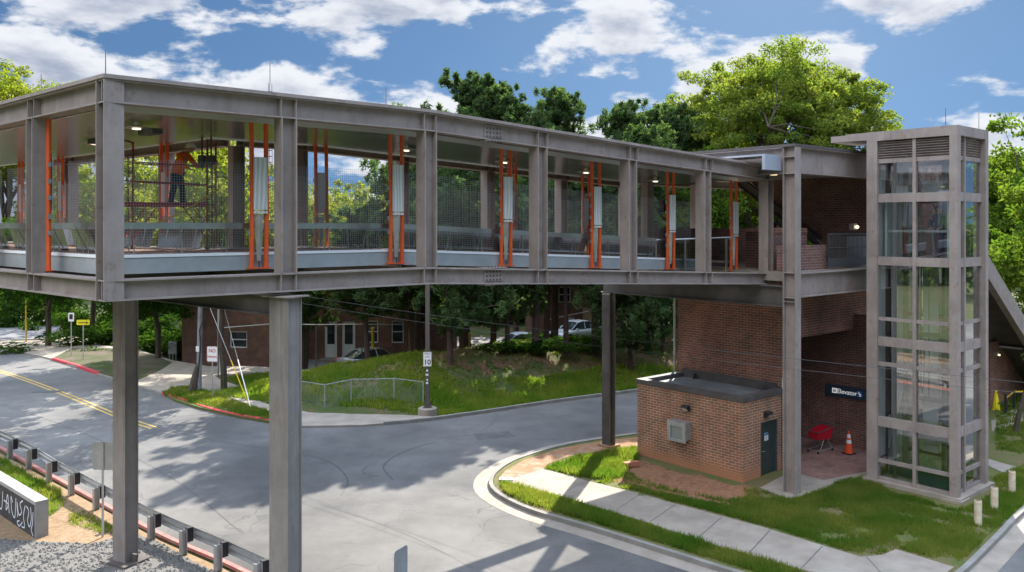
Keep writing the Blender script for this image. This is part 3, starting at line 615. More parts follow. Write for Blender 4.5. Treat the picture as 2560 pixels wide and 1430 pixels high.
# orange twin tube frames with pale art panels
ARTM=bpy.data.materials.new('art panel'); ARTM.use_nodes=True; _t=ARTM.node_tree; _b=_t.nodes['Principled BSDF']; _b.inputs['Roughness'].default_value=.4; _b.inputs['Metallic'].default_value=.0
_uv=nd(ARTM,'ShaderNodeUVMap'); _w=nd(ARTM,'ShaderNodeTexWave',wave_type='BANDS',bands_direction='X'); _w.inputs['Scale'].default_value=3; _w.inputs['Distortion'].default_value=9; _w.inputs['Detail'].default_value=2; _w.inputs['Detail Scale'].default_value=.7
_mp=nd(ARTM,'ShaderNodeMapping'); _mp.inputs['Scale'].default_value=(1,.25,1); _t.links.new(_uv.outputs[0],_mp.inputs[0]); _t.links.new(_mp.outputs[0],_w.inputs[0])
_r=nd(ARTM,'ShaderNodeMix',data_type='RGBA'); _r.inputs['A'].default_value=(.56,.58,.55,1); _r.inputs['B'].default_value=(.84,.85,.82,1); _t.links.new(_w.outputs['Fac'],_r.inputs['Factor']); _t.links.new(_r.outputs['Result'],_b.inputs['Base Color'])
def tube_frame(M,zf,x,y,s=1,inner=False):
    """s=+1: front side of the walkway"""
    dz=zf(x) if zf else 0; e=-s*.13
    f=thing_part=bpy.data.objects.new('tube_frame',None); COL.objects.link(f); f.parent=br; f['label']='twin orange tubes with a pale upright panel'
    for dx in (-.17,.17):
        m=MB(M); m.tube([(x+dx,y+e,8.27+dz),(x+dx+.01,y+e,9.7+dz),(x+dx-.01,y+e,11.53+dz)],.052,10); o=m.build('tube',ORANGE,f,smooth=False)
        for p in o.data.polygons: p.use_smooth=len(p.vertices)==4
    m=MB(M); m.box(x-.27,x+.27,y+e-.07,y+e+.07,8.245+dz,8.27+dz); m.build('base_plate',ORANGE,f)
    po=-s*.085*(-1 if inner else 1)
    m=MB(M); m.box(x-.115,x+.115,y+e-.03,y+e+.03,9.72+dz,10.72+dz); 
    m.box(x-.16,x+.16,y+e+po-.012,y+e+po+.012,9.56+dz,10.74+dz); m.box(x-.16,x+.16,y+e+po-.015,y+e+po+.015,9.48+dz,9.535+dz); m.build('art_panel',ARTM if s>0 else WHITEM,f)
    m=MB(M); yy=y+e
    m.face([(x-.11,yy,9.47+dz),(x+.11,yy,9.47+dz),(x+.05,yy,8.42+dz),(x-.05,yy,8.42+dz)]); m.face([(x-.11,yy+s*.02,9.47+dz),(x,yy-s*.07,9.47+dz),(x,yy-s*.04,8.42+dz),(x-.05,yy,8.42+dz)]); m.build('tapered_panel',MIRR,f)
    for zz_ in (9.0,9.35,9.75,10.1,10.45): m=MB(M); m.box(x-.245,x-.222,yy-.03,yy+.03,zz_+dz,zz_+.1+dz); m.build('clip',GALV,f)
    m=MB(M); m.tube([(x,yy,8.25+dz),(x,yy,8.8+dz),(x+.02,yy,9.2+dz)],.012,5); m.build('cable',BLACK,f)
for k in range(0,6): tube_frame(None,sl,BW*k,DI)
for k in range(1,6): tube_frame(None,sl,BW*k,DO,-1)
for k in range(1,6): tube_frame(ML,None,BW*k,.45,1,True)
for k in range(2,6): tube_frame(ML,None,BW*k,LI,-1)
# saucer ceiling lights
LAMP=mat('warm lamp disc',(.9,.85,.75),.5,0,emit=(1,.85,.62,.45)); LAMP2=mat('tube lamp',(.9,.88,.8),.5,0,emit=(1,.75,.42,.7))
for k in range(-1,5):
    x=1.6+BW*k; m=MB(None,sl); m.lathe((x,3.5,11.53),[(.06,0),(.06,-.05),(.3,-.1),(.3,-.115),(.16,-.12)],20); l=m.build('ceiling_light',STAIN,br); m=MB(None,sl); m.lathe((x,3.5,11.41),[(.09,0),(.1,-.02),(.04,-.03)],16); m.build('lamp_disc',LAMP,l)
for x,y in ((7.6,3.0),(11.3,3.0)):
    m=MB(ML); m.lathe((x,y,11.53),[(.06,0),(.06,-.05),(.3,-.1),(.3,-.115),(.16,-.12)],20); l=m.build('ceiling_light',STAIN,br); m=MB(ML); m.lathe((x,y,11.41),[(.09,0),(.1,-.02),(.04,-.03)],16); m.build('lamp_disc',LAMP,l)
for x,y,d in ((2.9,2.3,0),(5.9,2.4,0)):
    m=MB(ML); m.box(x,x+.7,y,y+.25,11.3,11.42); m.build('ceiling_fixture',DGREY,br)
# lightning rods
def loc(px,py,D):
    v=A(px,py,D)-P1; return (v.x*math.cos(TH)+v.y*math.sin(TH),-v.x*math.sin(TH)+v.y*math.cos(TH),v.z)
for px,D,h in ((264,15.9,.55),(103,18.4,.55),(965,20.3,.55)):
    x,y,_=loc(px,0,D); m=MB(); z=ZT1+sl(x)+.07; m.tube([(x,y,z),(x,y,z+h)],[.011,.007],6); m.lathe((x,y,z-.01),[(.04,0),(.04,.03),(.015,.06)],8); m.build('lightning_rod',STEELD,br)
# piers: P1 under the near truss, the second back along the girder
def boxpier(cx,cy,z1,w,d,rz,name='pier',mt=PIER,M=None,cap=True,par=None,z0=0,bev=.0):
    T=Matrix.Translation((cx,cy,0))@Matrix.Rotation(rz,4,'Z'); m=MB()
    h=w/2; g_=d/2; t=.035
    m.box(-h,h,-g_,-g_+t,z0,z1,T); m.box(-h,h,g_-t,g_,z0,z1,T); m.box(-h+.03,-h+.03+t,-g_+t,g_-t,z0,z1,T); m.box(h-.03-t,h-.03,-g_+t,g_-t,z0,z1,T)
    o=m.build(name,mt,par or br)
    if cap: c=MB(); c.box(-h-.12,h+.12,-g_-.1,g_+.1,z1,z1+.03,T); c.build('cap_plate',STEEL,o)
    return o
GA=R(138.6)-TH   # girder direction, in bridge axes
gd=Vector((math.cos(GA),math.sin(GA),0))
pA=Vector((.0,.18,0)); pB=pA+gd*7.62
boxpier(pA.x,pA.y,7.70,.52,.42,R(-28)-TH+R(28)*0,z0=.0)
o=boxpier(pB.x,pB.y,7.25,.50,.42,R(-28)-TH,cap=False)
m=MB(); T=Matrix.Translation((pB.x,pB.y,0))@Matrix.Rotation(R(-28)-TH,4,'Z'); m.box(-.5,.5,-.42,.42,.08,.14,T)
for sx in (-1,1):
    m.plate([(sx*.25,.14),(sx*.45,.14),(sx*.25,.5)],1,-.02,.02) if False else m.box(sx*.36-.1,sx*.36+.1,-.03,.03,.14,.34,T)
m.build('base_plate',STEELD,o)
m=MB(); m.ibeam(pA+Vector((0,0,7.5))+gd*.22,pA+gd*11.2+Vector((0,0,7.5)),.44,.3); m.build('girder',STEELD,br)
# beam over the right pier to the station column, in world coordinates
def toB(v): v=Vector(v)-P1; return Vector((v.x*math.cos(TH)+v.y*math.sin(TH),-v.x*math.sin(TH)+v.y*math.cos(TH),v.z))
# ============================================================ STATION
S0=Vector((9.5,28.2,0)); RR=Vector((.759,.651,0)); LL=Vector((-.651,.759,0))
st=thing('station_building','brown steel framed brick station house with upper landing behind the elevator tower','station building',S0,TH)
SZ0,SZ1,UZ0,UZ1=6.78,7.6,10.98,11.88
def bpart(name,mt,*boxes,M=None):
    m=MB(M)
    for b in boxes: m.box(*b)
    return m.build(name,mt,st)
# corner column: I-section, flange facing along -l
m=MB(); m.box(-.02,.33,-.03,0,.0,UZ1+.02); m.box(-.02,.33,.42,.45,.0,UZ1+.02); m.box(.14,.17,0,.42,.0,UZ1)
for z in (SZ0-.15,SZ0-.02,SZ1,SZ1+.02,UZ0,UZ1-.35,UZ0-.02): m.box(-.01,.14,0,.42,z,z+.02)
colS=m.build('column',STEEL,st)
m=MB(); m.box(-.2,.5,-.2,.6,.0,.17); m.build('column_footing',CONC,colS)
def ib(name,p0,p1,depth,width=.36,mt=STEEL): m=MB(); m.ibeam(p0,p1,depth,width,tf=.035,tw=.025); return m.build(name,mt,st)
ib('lower_beam',(.34,.15,(SZ0+SZ1)/2),(16,.15,(SZ0+SZ1)/2),SZ1-SZ0,.36)
ib('upper_beam',(.34,.15,(UZ0+UZ1)/2),(12.3,.15,(UZ0+UZ1)/2),UZ1-UZ0,.36)
ib('lower_beam',(.15,.46,SZ0+.02),(.15,8.9,SZ0+.02),.72,.36,STEELD)
ib('upper_beam',(.15,.46,(UZ0+UZ1)/2),(.15,8.9,(UZ0+UZ1)/2),UZ1-UZ0,.36)
ib('upper_beam',(.34,8.8,(UZ0+UZ1)/2),(12.3,8.8,(UZ0+UZ1)/2),UZ1-UZ0,.36)
ib('lower_beam',(.34,8.8,SZ0+.4),(12.3,8.8,SZ0+.4),.8,.36)
bpart('roof',STEELD,(-.05,12.4,-.05,9.0,UZ1+.005,UZ1+.09))
bpart('ceiling',mat('landing ceiling',(.3,.26,.24),.7),(.35,12.2,.35,8.6,UZ0+.3,UZ0+.36))
bpart('landing_slab',CONC,(.35,16,.4,8.6,SZ1-.3,SZ1+.02))
bpart('brick_wall',BRICK,(2.62,2.95,2.1,7.0,.05,SZ0+.3))
bpart('header_wall',BRICK,(2.62,16,1.7,2.0,5.0,SZ0+.1))   # header over the recess
bpart('side_wall',BRICK,(2.951,6.0,6.7,7.0,.05,SZ0+.3))
# pier at far end of the cross beam
m=MB(); m.box(-.17,-.145,8.25,8.68,.05,SZ0-.34); m.box(.145,.17,8.25,8.68,.05,SZ0-.34); pr=m.build('pier',PIER,st); m=MB(); m.box(-.144,.144,8.44,8.49,.05,SZ0-.34); m.box(-.2,-.171,8.27,8.66,.2,SZ0-.4); m.build('web_plate',mat('near black steel',(.04,.035,.032),.7,0,(.09,.075,.065),1.5),pr)  # web and left plate nearly black, flanges lighter
m=MB(); m.box(-.3,.3,8.1,8.8,.1,.22); m.build('pier_footing',DUCT,pr)
tagged=None
# recess under the landing: a back wall running across, floor of brick paving
RW=7.28
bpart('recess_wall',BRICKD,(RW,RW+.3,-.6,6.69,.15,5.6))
bpart('recess_wall',BRICK,(2.951,3.2,1.91,2.2,.1,5.0))
bpart('recess_ceiling',STEELD,(2.96,16,1.91,6.69,5.02,5.12))
m=MB(); m.prism([(2.35,1.9),(2.35,.25),(3.0,.1),(4.6,-.25),(RW-.01,-.6),(RW-.01,6.6),(2.96,6.6),(2.96,1.9)],.1,.168); m.build('paved_floor',PAVER,st)
# downspout at the left corner of the wall
m=MB(); m.tube([(2.54,7.08,.1),(2.54,7.08,SZ0+.1)],.055,8)
for z in (2.5,4.4,6.2): m.box(2.45,2.62,6.99,7.16,z,z+.05)
m.build('downspout',GALV,st)
# upper landing: brick parapets, railing, dark back wall
PZ=SZ1+1.5
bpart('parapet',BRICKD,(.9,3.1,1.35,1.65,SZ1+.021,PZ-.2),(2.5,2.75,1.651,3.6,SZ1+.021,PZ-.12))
m=MB(); 
for i in range(22): m.box(.9+i*.1,.985+i*.1,1.33,1.67,PZ-.195,PZ+.02)
m.build('parapet_cap',BRICK,st)
bpart('parapet',BRICKD,(1.0,9,6.9,7.15,SZ1,PZ))
bpart('brick_panel',BRICKD,(.5,3.4,.75,1.0,SZ1+.0,SZ1+.9))
# sloping brick side of the stair up to the platform
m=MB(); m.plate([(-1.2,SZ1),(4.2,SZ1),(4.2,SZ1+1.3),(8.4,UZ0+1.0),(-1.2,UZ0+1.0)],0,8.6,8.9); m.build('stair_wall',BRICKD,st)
m=MB(); m.ibeam((8.5,3.9,SZ1+.9),(8.5,8.3,UZ0+.6),.4,.3); m.build('stair_stringer',STEELD,st)
for l in (7.0,):
    m=MB(); m.box(4.0,4.3,7.0,7.4,SZ1,UZ0); m.build('column',STEEL,st)
m=MB(); m.box(.0,.35,6.4,6.75,SZ1,UZ0); m.build('column',STEEL,st)
# bar railing in front of the landing
rl=bpy.data.objects.new('railing',None); COL.objects.link(rl); rl.parent=st
m=MB(); m.box(3.1,6.6,.5,.55,SZ1+1.27,SZ1+1.33); m.box(3.1,6.6,.5,.55,SZ1+.78,SZ1+.82); m.box(3.1,6.6,.51,.54,SZ1+.1,SZ1+.42); m.build('rails',DGREY,rl)
m=MB()
for i in range(36): m.box(3.1+i*.1,3.12+i*.1,.515,.535,SZ1+.1,SZ1+1.27)
m.build('bars',DGREY,rl)
m=MB(); m.tube([(3.2,1.0,SZ1+.9),(4.4,1.0,SZ1+.2)],.025,6); m.tube([(3.2,1.0,SZ1+1.1),(4.4,1.0,SZ1+.4)],.025,6); m.build('stair_handrail',DGREY,rl)
m=MB(); m.box(5.4,6.9,.9,1.0,SZ1,SZ1+1.2); m.build('service_door',GREY,st)
# landing lamps
for x,y in ((1.9,2.0),(2.6,3.4)):
    m=MB(); m.lathe((x,y,UZ0+.28),[(.05,0),(.05,-.06),(.3,-.12),(.3,-.14),(.15,-.15)],18); l=m.build('ceiling_light',STAIN,st); m=MB(); m.lathe((x,y,UZ0+.12),[(.13,0),(.14,-.02)],14); m.build('lamp_disc',LAMP2,l)
m=MB(); m.box(2.6,3.9,1.3,1.5,UZ0+.2,UZ0+.29); l=m.build('tube_light',DGREY,st); m=MB(); m.box(2.65,3.85,1.33,1.47,UZ0+.17,UZ0+.2); m.build('lamp_tube',LAMP2,l)
m=MB(); m.box(5.95,6.2,1.0,1.2,SZ1+1.45,SZ1+1.7); l=m.build('wall_light',GALV,st); m=MB(); m.lathe((6.07,.93,SZ1+1.5),[(.03,0),(.07,.04),(.06,.1),(.02,.13)],12); m.build('lamp_lens',LAMP2,l)
# white expansion joint cover between bridge roof and station roof
m=MB(); m.box(-1.0,-.02,.5,.62,UZ0+.1,UZ0+.62); m.box(-1.0,-.02,.62,7.6,UZ0+.56,UZ0+.62); m.build('roof_joint_flashing',mat('pale flashing',(.42,.47,.55),.4,.3),st)
# glass balustrade at the bridge mouth
m=MB(); m.face([(-3.6,3.0,SZ1+.2),(-.4,2.3,SZ1+.15),(-.4,2.3,SZ1+1.15),(-3.6,3.0,SZ1+1.1)]); gb=m.build('balustrade',GLASSL,st)
m=MB(); m.tube([(-3.6,3.0,SZ1+1.13),(-.3,2.3,SZ1+1.2)],.03,8)
for t in (0,.38,.95): x=-3.6+3.2*t; y=3.0-.7*t; m.box(x-.04,x+.04,y-.02,y+.02,SZ1-.1,SZ1+1.15)
m.build('handrail',STAIN,gb)
# elevator sign on the recess wall
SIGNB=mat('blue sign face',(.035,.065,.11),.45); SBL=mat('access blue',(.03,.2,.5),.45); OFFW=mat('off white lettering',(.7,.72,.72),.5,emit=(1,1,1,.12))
sg=bpy.data.objects.new('elevator_sign',None); COL.objects.link(sg); sg.parent=st; sg['label']='blue hanging sign reading Elevator'

m=MB(); m.box(RW-.1,RW-.02,-.2,2.88,2.17,2.63); m.build('sign_board',SIGNB,sg)
TM=lambda x,l,z:Matrix(((0,0,-1,x),(-1,0,0,l),(0,1,0,z),(0,0,0,1)))
text('Elevator',.27,OFFW,'lettering',sg,TM(RW-.104,1.93,2.395),.002,sx=.95)
m=MB(); m.box(RW-.11,RW-.1,2.37,2.57,2.3,2.5); m.build('lift_symbol',OFFW,sg)
m=MB()
for l in (2.435,2.505): m.box(RW-.113,RW-.11,l-.022,l+.022,2.34,2.44); m.box(RW-.113,RW-.11,l-.012,l+.012,2.45,2.475)
m.box(RW-.113,RW-.11,2.467,2.473,2.32,2.49); m.build('lift_pictogram',SIGNB,sg)
m=MB(); m.box(RW-.11,RW-.1,1.28,1.5,2.29,2.51); m.build('access_symbol',SBL,sg)
m=MB(); xw=RW-.115; m.tube([(xw,1.42,2.47),(xw,1.41,2.4),(xw,1.36,2.39),(xw,1.33,2.33)],.009,4); m.tube([(xw,1.39+.05*math.cos(t),2.365+.05*math.sin(t)) for t in np.linspace(.9,5.2,9)],.008,4); m.lathe((xw,1.42,2.475),[(.012,0),(.012,.02)],6); m.build('access_pictogram',OFFW,sg)
# ------------------------------------------------------------ elevator tower
E0=S0+RR*3.52+LL*(-3.8)
ev=thing('elevator_tower','tall glazed elevator tower with brown steel frame and louvres, standing on a concrete base','elevator tower',E0,TH)
ev_w,ev_d=2.6,3.08
def ebox(name,mt,*bs,par=None):
    m=MB()
    for b in bs: m.box(*b)
    return m.build(name,mt,par or ev)
for x0,x1,y0,y1 in ((0,.26,0,.26),(2.35,2.6,.0,.3),(0,.26,2.7,3.08),(2.35,2.6,2.7,3.08)): ebox('corner_post',STEEL,(x0,x1,y0,y1,.2,12.2))
ebox('roof_beam',STEEL,(0,2.6,0,3.08,12.203,12.53),(.02,2.58,3.08,3.87,12.26,12.525))
ebox('roof_overhang',STEEL,(.3,2.3,3.87,4.6,12.3,12.52))
TR=[(11.41,11.56),(10.03,10.33),(7.82,8.12),(5.87,5.99),(4.98,5.3),(4.27,4.41),(2.14,2.48),(.86,.99),(.25,.36)]
for z0,z1 in TR:
    big=z1-z0>.2
    ebox('transom',STEEL,(.07 if big else .1,.2,.261,2.699,z0,z1)); ebox('transom',STEEL,(.261,2.349,.12 if big else .15,.28,z0,z1))
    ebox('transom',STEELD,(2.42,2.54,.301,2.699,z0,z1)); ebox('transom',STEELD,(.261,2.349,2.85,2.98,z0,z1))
def split(z0,z1): # mullions butt between transoms
    zs=[z0]+[z for t in sorted(TR) for z in t if z0<z<z1]+[z1]; return [(zs[i],zs[i+1]) for i in range(0,len(zs)-1)]
ebox('mullion',STEEL,(.055,.215,1.38,1.49,.25,12.2)); ebox('mullion',STEEL,(.83,.93,.105,.295,.25,12.2))
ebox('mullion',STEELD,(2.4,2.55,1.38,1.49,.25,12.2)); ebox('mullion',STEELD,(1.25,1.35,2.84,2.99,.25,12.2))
tiers=sorted(TR)
gz=[(.36,.86),(.99,2.14),(2.48,4.27),(4.41,4.98),(5.3,5.87),(5.99,7.82),(8.12,10.03),(10.33,11.41)]
for z0,z1 in gz:
    m=MB(); m.face([(.15,.26,z0),(.15,1.38,z0),(.15,1.38,z1),(.15,.26,z1)]); m.build('glass_pane',GLASSG,ev)
    m=MB(); m.face([(.15,1.49,z0),(.15,2.7,z0),(.15,2.7,z1),(.15,1.49,z1)]); m.build('glass_pane',GLASSG,ev)
    m=MB(); m.face([(.26,.2,z0),(.83,.2,z0),(.83,.2,z1),(.26,.2,z1)]); m.face([(.93,.2,z0),(2.35,.2,z0),(2.35,.2,z1),(.93,.2,z1)]); m.build('glass_pane',GLASSG,ev)
    m=MB(); m.face([(2.48,.3,z0),(2.48,2.7,z0),(2.48,2.7,z1),(2.48,.3,z1)]); m.build('glass_pane',GLASSG,ev)
m=MB()
for y0,y1 in ((.27,1.37),(1.5,2.69)):
    for i in range(7):
        z=11.6+i*.085; T=Matrix.Translation((.13,0,z))@Matrix.Rotation(R(35),4,'Y'); m.box(-.06,.06,y0,y1,-.006,.006,T)
for x0,x1 in ((.27,.82),(.94,2.34)):
    for i in range(7):
        z=11.6+i*.085; T=Matrix.Translation((0,.2,z))@Matrix.Rotation(R(-35),4,'X'); m.box(x0,x1,-.06,.06,-.006,.006,T)
m.build('louvre',STEEL,ev)
ebox('machine_box',DGREY,(.4,2.3,.5,2.5,11.6,12.1))
# lift shaft contents: guide rails, brackets, hoist ropes, car
ebox('guide_rail',STEELD,(.55,.63,.55,.63,.3,11.9)); ebox('guide_rail',STEELD,(.55,.63,2.3,2.38,.3,11.9)); ebox('guide_rail',DGREY,(1.9,1.98,.9,1.0,.3,11.9)); ebox('guide_rail',DGREY,(1.9,1.98,2.1,2.2,.3,11.9))
ebox('guide_rail',GALV,(1.2,1.25,2.5,2.56,.3,11.9)); ebox('guide_rail',GALV,(1.3,1.36,.8,.86,.3,8.0))
ebox('shaft_bracket',DGREY,*[(.55,2.4,.62,.7,z,z+.1) for z in (1.6,3.4,5.6)],*[(1.9,1.98,.95,2.2,z,z+.16) for z in (1.5,2.9,5.2)])
m=MB(); m.tube([(1.0,1.6,8.0),(1.02,1.62,5.5),(1.1,1.65,3.6),(1.3,1.7,3.25),(1.45,1.72,3.6),(1.5,1.7,5.2)],.022,6); m.tube([(.9,1.3,8),(.92,1.3,4.2),(1.0,1.35,3.2),(1.25,1.4,3.1)],.018,6); m.build('travelling_cable',BLACK,ev)
m=MB()
for y in (1.5,1.56,1.62): m.tube([(1.2,y,10.4),(1.2,y,11.8)],.012,5)
m.build('hoist_rope',GALV,ev)
ebox('pit_panel',mat('dark blue pit panel',(.012,.035,.06),.4),(.26,.28,.27,1.37,.37,.85),(.9,.95,1.5,2.7,.3,.6))
ebox('reflection_panel',mat('pale reflection panel',(.6,.6,.6),.5,0,(.5,.5,.5),2),(2.28,2.33,.4,.95,.4,11.2),(2.28,2.33,1.55,2.1,1.0,7.9),(1.3,1.5,2.76,2.8,.4,11.2),(1.75,2.15,2.76,2.8,2.6,11.2),(.35,.75,2.76,2.8,1.0,11.2))  # pale panels added inside to stand in for reflections in the glass
m=MB(); m.tube([(2.3,.9,8.4),(2.3,2.4,11.2)],.03,6); m.tube([(.8,2.7,1.0),(2.2,2.7,3.2)],.03,6); m.build('shaft_brace',STEELD,ev)
ebox('landing_door',mat('lift door',(.5,.52,.52),.35,.5),(.9,1.9,2.68,2.72,.4,2.4),(.9,1.9,2.68,2.72,7.9,9.9))
CABW=mat('lift car panel',(.55,.6,.58),.35,.3)
cb=bpy.data.objects.new('lift_car',None); COL.objects.link(cb); cb.parent=ev
ebox('car_floor',STAIN,(.42,2.25,.42,2.62,8.0,8.12),par=cb); ebox('car_roof',CABW,(.42,2.25,.42,2.62,10.28,10.36),par=cb)
ebox('car_frame',CABW,(.42,.5,.42,.5,8.12,10.28),(.42,.5,2.54,2.62,8.12,10.28),(2.17,2.25,.42,.5,8.12,10.28),(2.17,2.25,2.54,2.62,8.12,10.28),(2.17,2.25,.5,1.2,8.12,10.28),(.6,1.0,2.56,2.6,8.12,10.28),par=cb)
ebox('car_handrail',GALV,(.47,.51,.5,2.54,8.98,9.06),(.5,2.17,.46,.5,8.98,9.06),par=cb)
ebox('car_equipment',GREY,(.8,1.6,.8,1.5,10.37,10.75),(.6,1.0,1.9,2.4,10.37,10.62),(1.7,2.1,1.0,1.3,10.37,11.0),par=cb)
ebox('concrete_base',CONC,(-.12,2.8,-.14,3.2,-.1,.249)); ebox('concrete_footing',CONC,(-.18,.55,-.2,.5,-.1,.2))
for x,y in ((.3,.5),(2.3,.2)):
    m=MB(); m.tube([(x,y,12.5),(x,y,13.15)],[.011,.007],6); m.lathe((x,y,12.52),[(.04,0),(.04,.03),(.012,.05)],8); m.build('lightning_rod',STEELD,ev)
# ------------------------------------------------------------ enclosed stair right of the tower
sr=thing('stair_enclosure','steep brown enclosed stair with a brick flank behind the elevator tower','stair enclosure',S0,TH)
def splate(name,mt,poly,y0,y1): m=MB(); m.plate(poly,1,y0,y1); return m.build(name,mt,sr)
splate('stringer',STEEL,[(14,8.1),(15.3,7.85),(27,-.1),(25.6,-.1),(15.0,7.05),(14,7.25)],-.5,-.2)
splate('flank_wall',BRICKD,[(14.2,7.2),(15.0,7.0),(24.9,.3),(24.9,.1),(13,.1),(13,7.2)],1.6,1.9)
splate("stair_roof",STEELD,[(14,8.1),(15.3,7.85),(27,-.1),(26.9,-.4),(15.2,7.55),(14,7.8)],-.2,3.4)
m=MB(); m.prism([(21.6,.2),(24.4,.2),(24.4,1.29),(21.6,1.29)],2.95,3.05); m.build('canopy',mat('pale roof sheet',(.5,.53,.58),.4,.2),sr)
m=MB(); m.box(20.5,34,1.3,1.59,.1,3.3); m.build('brick_wall',BRICK,sr)
m=MB(); m.box(20.9,21.1,1.1,1.29,2.6,2.8); l=m.build('wall_light',GALV,sr); m=MB(); m.lathe((21,1.05,2.6),[(.02,0),(.05,.04),(.03,.09)],10); m.build('lamp_lens',LAMP2,l)
# ------------------------------------------------------------ brick shed
B0=Vector((8.16,29.7,0))
sh=thing('brick_shed','low flat roofed brick shed with dark steel door and red clay splashed along its foot','shed',B0,TH)
def hb(name,mt,*bs,par=None):
    m=MB()
    for b in bs: m.box(*b)
    return m.build(name,mt,par or sh)
hb('wall',BRICKS,(0,.22,0,4.87,.0,2.95),(.22,1.12,.002,.22,.0,2.95),(2.22,2.62,.002,.22,.0,2.95),(1.12,2.22,.002,.22,2.07,2.95),(.22,2.6,4.65,4.868,0,2.95))
hb('coping',STEELD,(-.04,.26,-.04,4.91,2.952,3.13),(.26,2.62,-.04,.26,2.952,3.13)); hb('coping',FABR,(.26,2.62,4.62,4.91,2.952,3.13))
hb('roof',FABR,(.26,2.6,.26,4.62,2.9,2.98)); hb('roof_flashing',STEELD,(2.5,2.61,.26,4.62,2.98,3.3),(2.3,2.5,.7,.75,2.98,3.2),(2.3,2.5,3.9,3.95,2.98,3.2))
DOORM=mat('dark green door',(.03,.045,.042),.45,.2,(.05,.065,.06),4)
d=hb('door',DOORM,(1.17,2.17,.06,.1,.13,2.03)); hb('door_frame',DGREY,(1.12,1.17,.0,.12,.12,2.07),(2.17,2.22,.0,.12,.12,2.07),(1.17,2.17,.0,.12,2.03,2.07),par=d); m=MB(); m.tube([(1.26,.06,1.0),(1.26,-.01,1.0),(1.36,-.01,1.0)],.014,6); m.build('handle',GALV,d)
hb('notice',WHITE,(1.45,1.68,.05,.06,1.35,1.62),par=d); hb('notice_header',SBL,(1.45,1.68,.046,.05,1.53,1.62),par=d)
m=MB(); 
for i in range(4): m.box(1.48,1.65,.047,.05,1.38+i*.035,1.39+i*.035)
m.build('notice_lines',DGREY,d)
def walllight(x,y,z,rz):
    T=Matrix.Translation((x,y,z))@Matrix.Rotation(rz,4,'Z'); m=MB(); 
    q=[(0,.13),(.2,.11),(.22,.04),(.1,-.08),(0,-.08)]
    P=[[T@Vector((sx*.15,-a,b)) for a,b in q] for sx in (-1,1)]
    m.face(P[0]); m.face(P[1][::-1])
    for i in range(5): m.face([P[0][i],P[1][i],P[1][(i+1)%5],P[0][(i+1)%5]])
    o=m.build('wall_light',BLACK,sh,weld=True); m=MB(); m.face([T@Vector((-.12,-.224,.035)),T@Vector((.12,-.224,.035)),T@Vector((.12,-.112,-.078)),T@Vector((-.12,-.112,-.078))]); m.build('lens',mat('lamp lens',(.75,.75,.72),.3),o)
walllight(0,2.43,2.35,R(-90)); walllight(1.45,0,2.32,0)
hb('vent_hood',GALV,(-.32,-.0,2.27,3.12,1.78,1.86),(-.32,-.27,2.27,3.12,1.1,1.2),(-.32,-.0,2.27,2.3,1.2,1.78),(-.32,-.0,3.09,3.12,1.2,1.78),(-.32,-.27,2.3,2.42,1.2,1.78),(-.32,-.27,2.97,3.09,1.2,1.78),(-.32,-.27,2.42,2.97,1.68,1.78)); hb('vent_grille',mat('vent mesh',(.3,.32,.32),.5,.4),(-.28,-.26,2.4,2.99,1.15,1.72))
m=MB(); m.tube([(2.5,-.1,.12),(2.5,-.1,2.95)],.05,8); m.build('drainpipe',BLACK,sh)
hb('meter_box',WHITE,(2.62,2.72,-.12,.06,3.0,3.5))
tag(MB(Matrix.Rotation(.4,4,'Z')).cbox((0,0,.1),(.62,.24,.16)).build('kerb_block',mat('terracotta',(.42,.16,.09),.8)),'orange brown concrete block lying at the left corner of the brick shed','block').location=(*onI(1578,1166),.12)
# ------------------------------------------------------------ people
def skinned(name,pts,edges,mt,parent,sub=2):
    """one continuous limb/body surface grown over a skeleton; pts: (x,y,z,radius[,radius2])"""
    me=bpy.data.meshes.new(name); me.from_pydata([p[:3] for p in pts],edges,[]); o=bpy.data.objects.new(name,me); COL.objects.link(o)
    o.modifiers.new('s','SKIN'); 
    for i,p in enumerate(pts): me.skin_vertices[0].data[i].radius=(p[3],p[4] if len(p)>4 else p[3])
    me.skin_vertices[0].data[0].use_root=True
    sb=o.modifiers.new('u','SUBSURF'); sb.levels=sub; sb.render_levels=sub
    dg=bpy.context.evaluated_depsgraph_get(); dg.update(); nm=bpy.data.meshes.new_from_object(o.evaluated_get(dg)); bpy.data.objects.remove(o)
    nm.materials.clear(); nm.materials.append(mt); nm.shade_smooth(); r=bpy.data.objects.new(name,nm); COL.objects.link(r); r.parent=parent; return r
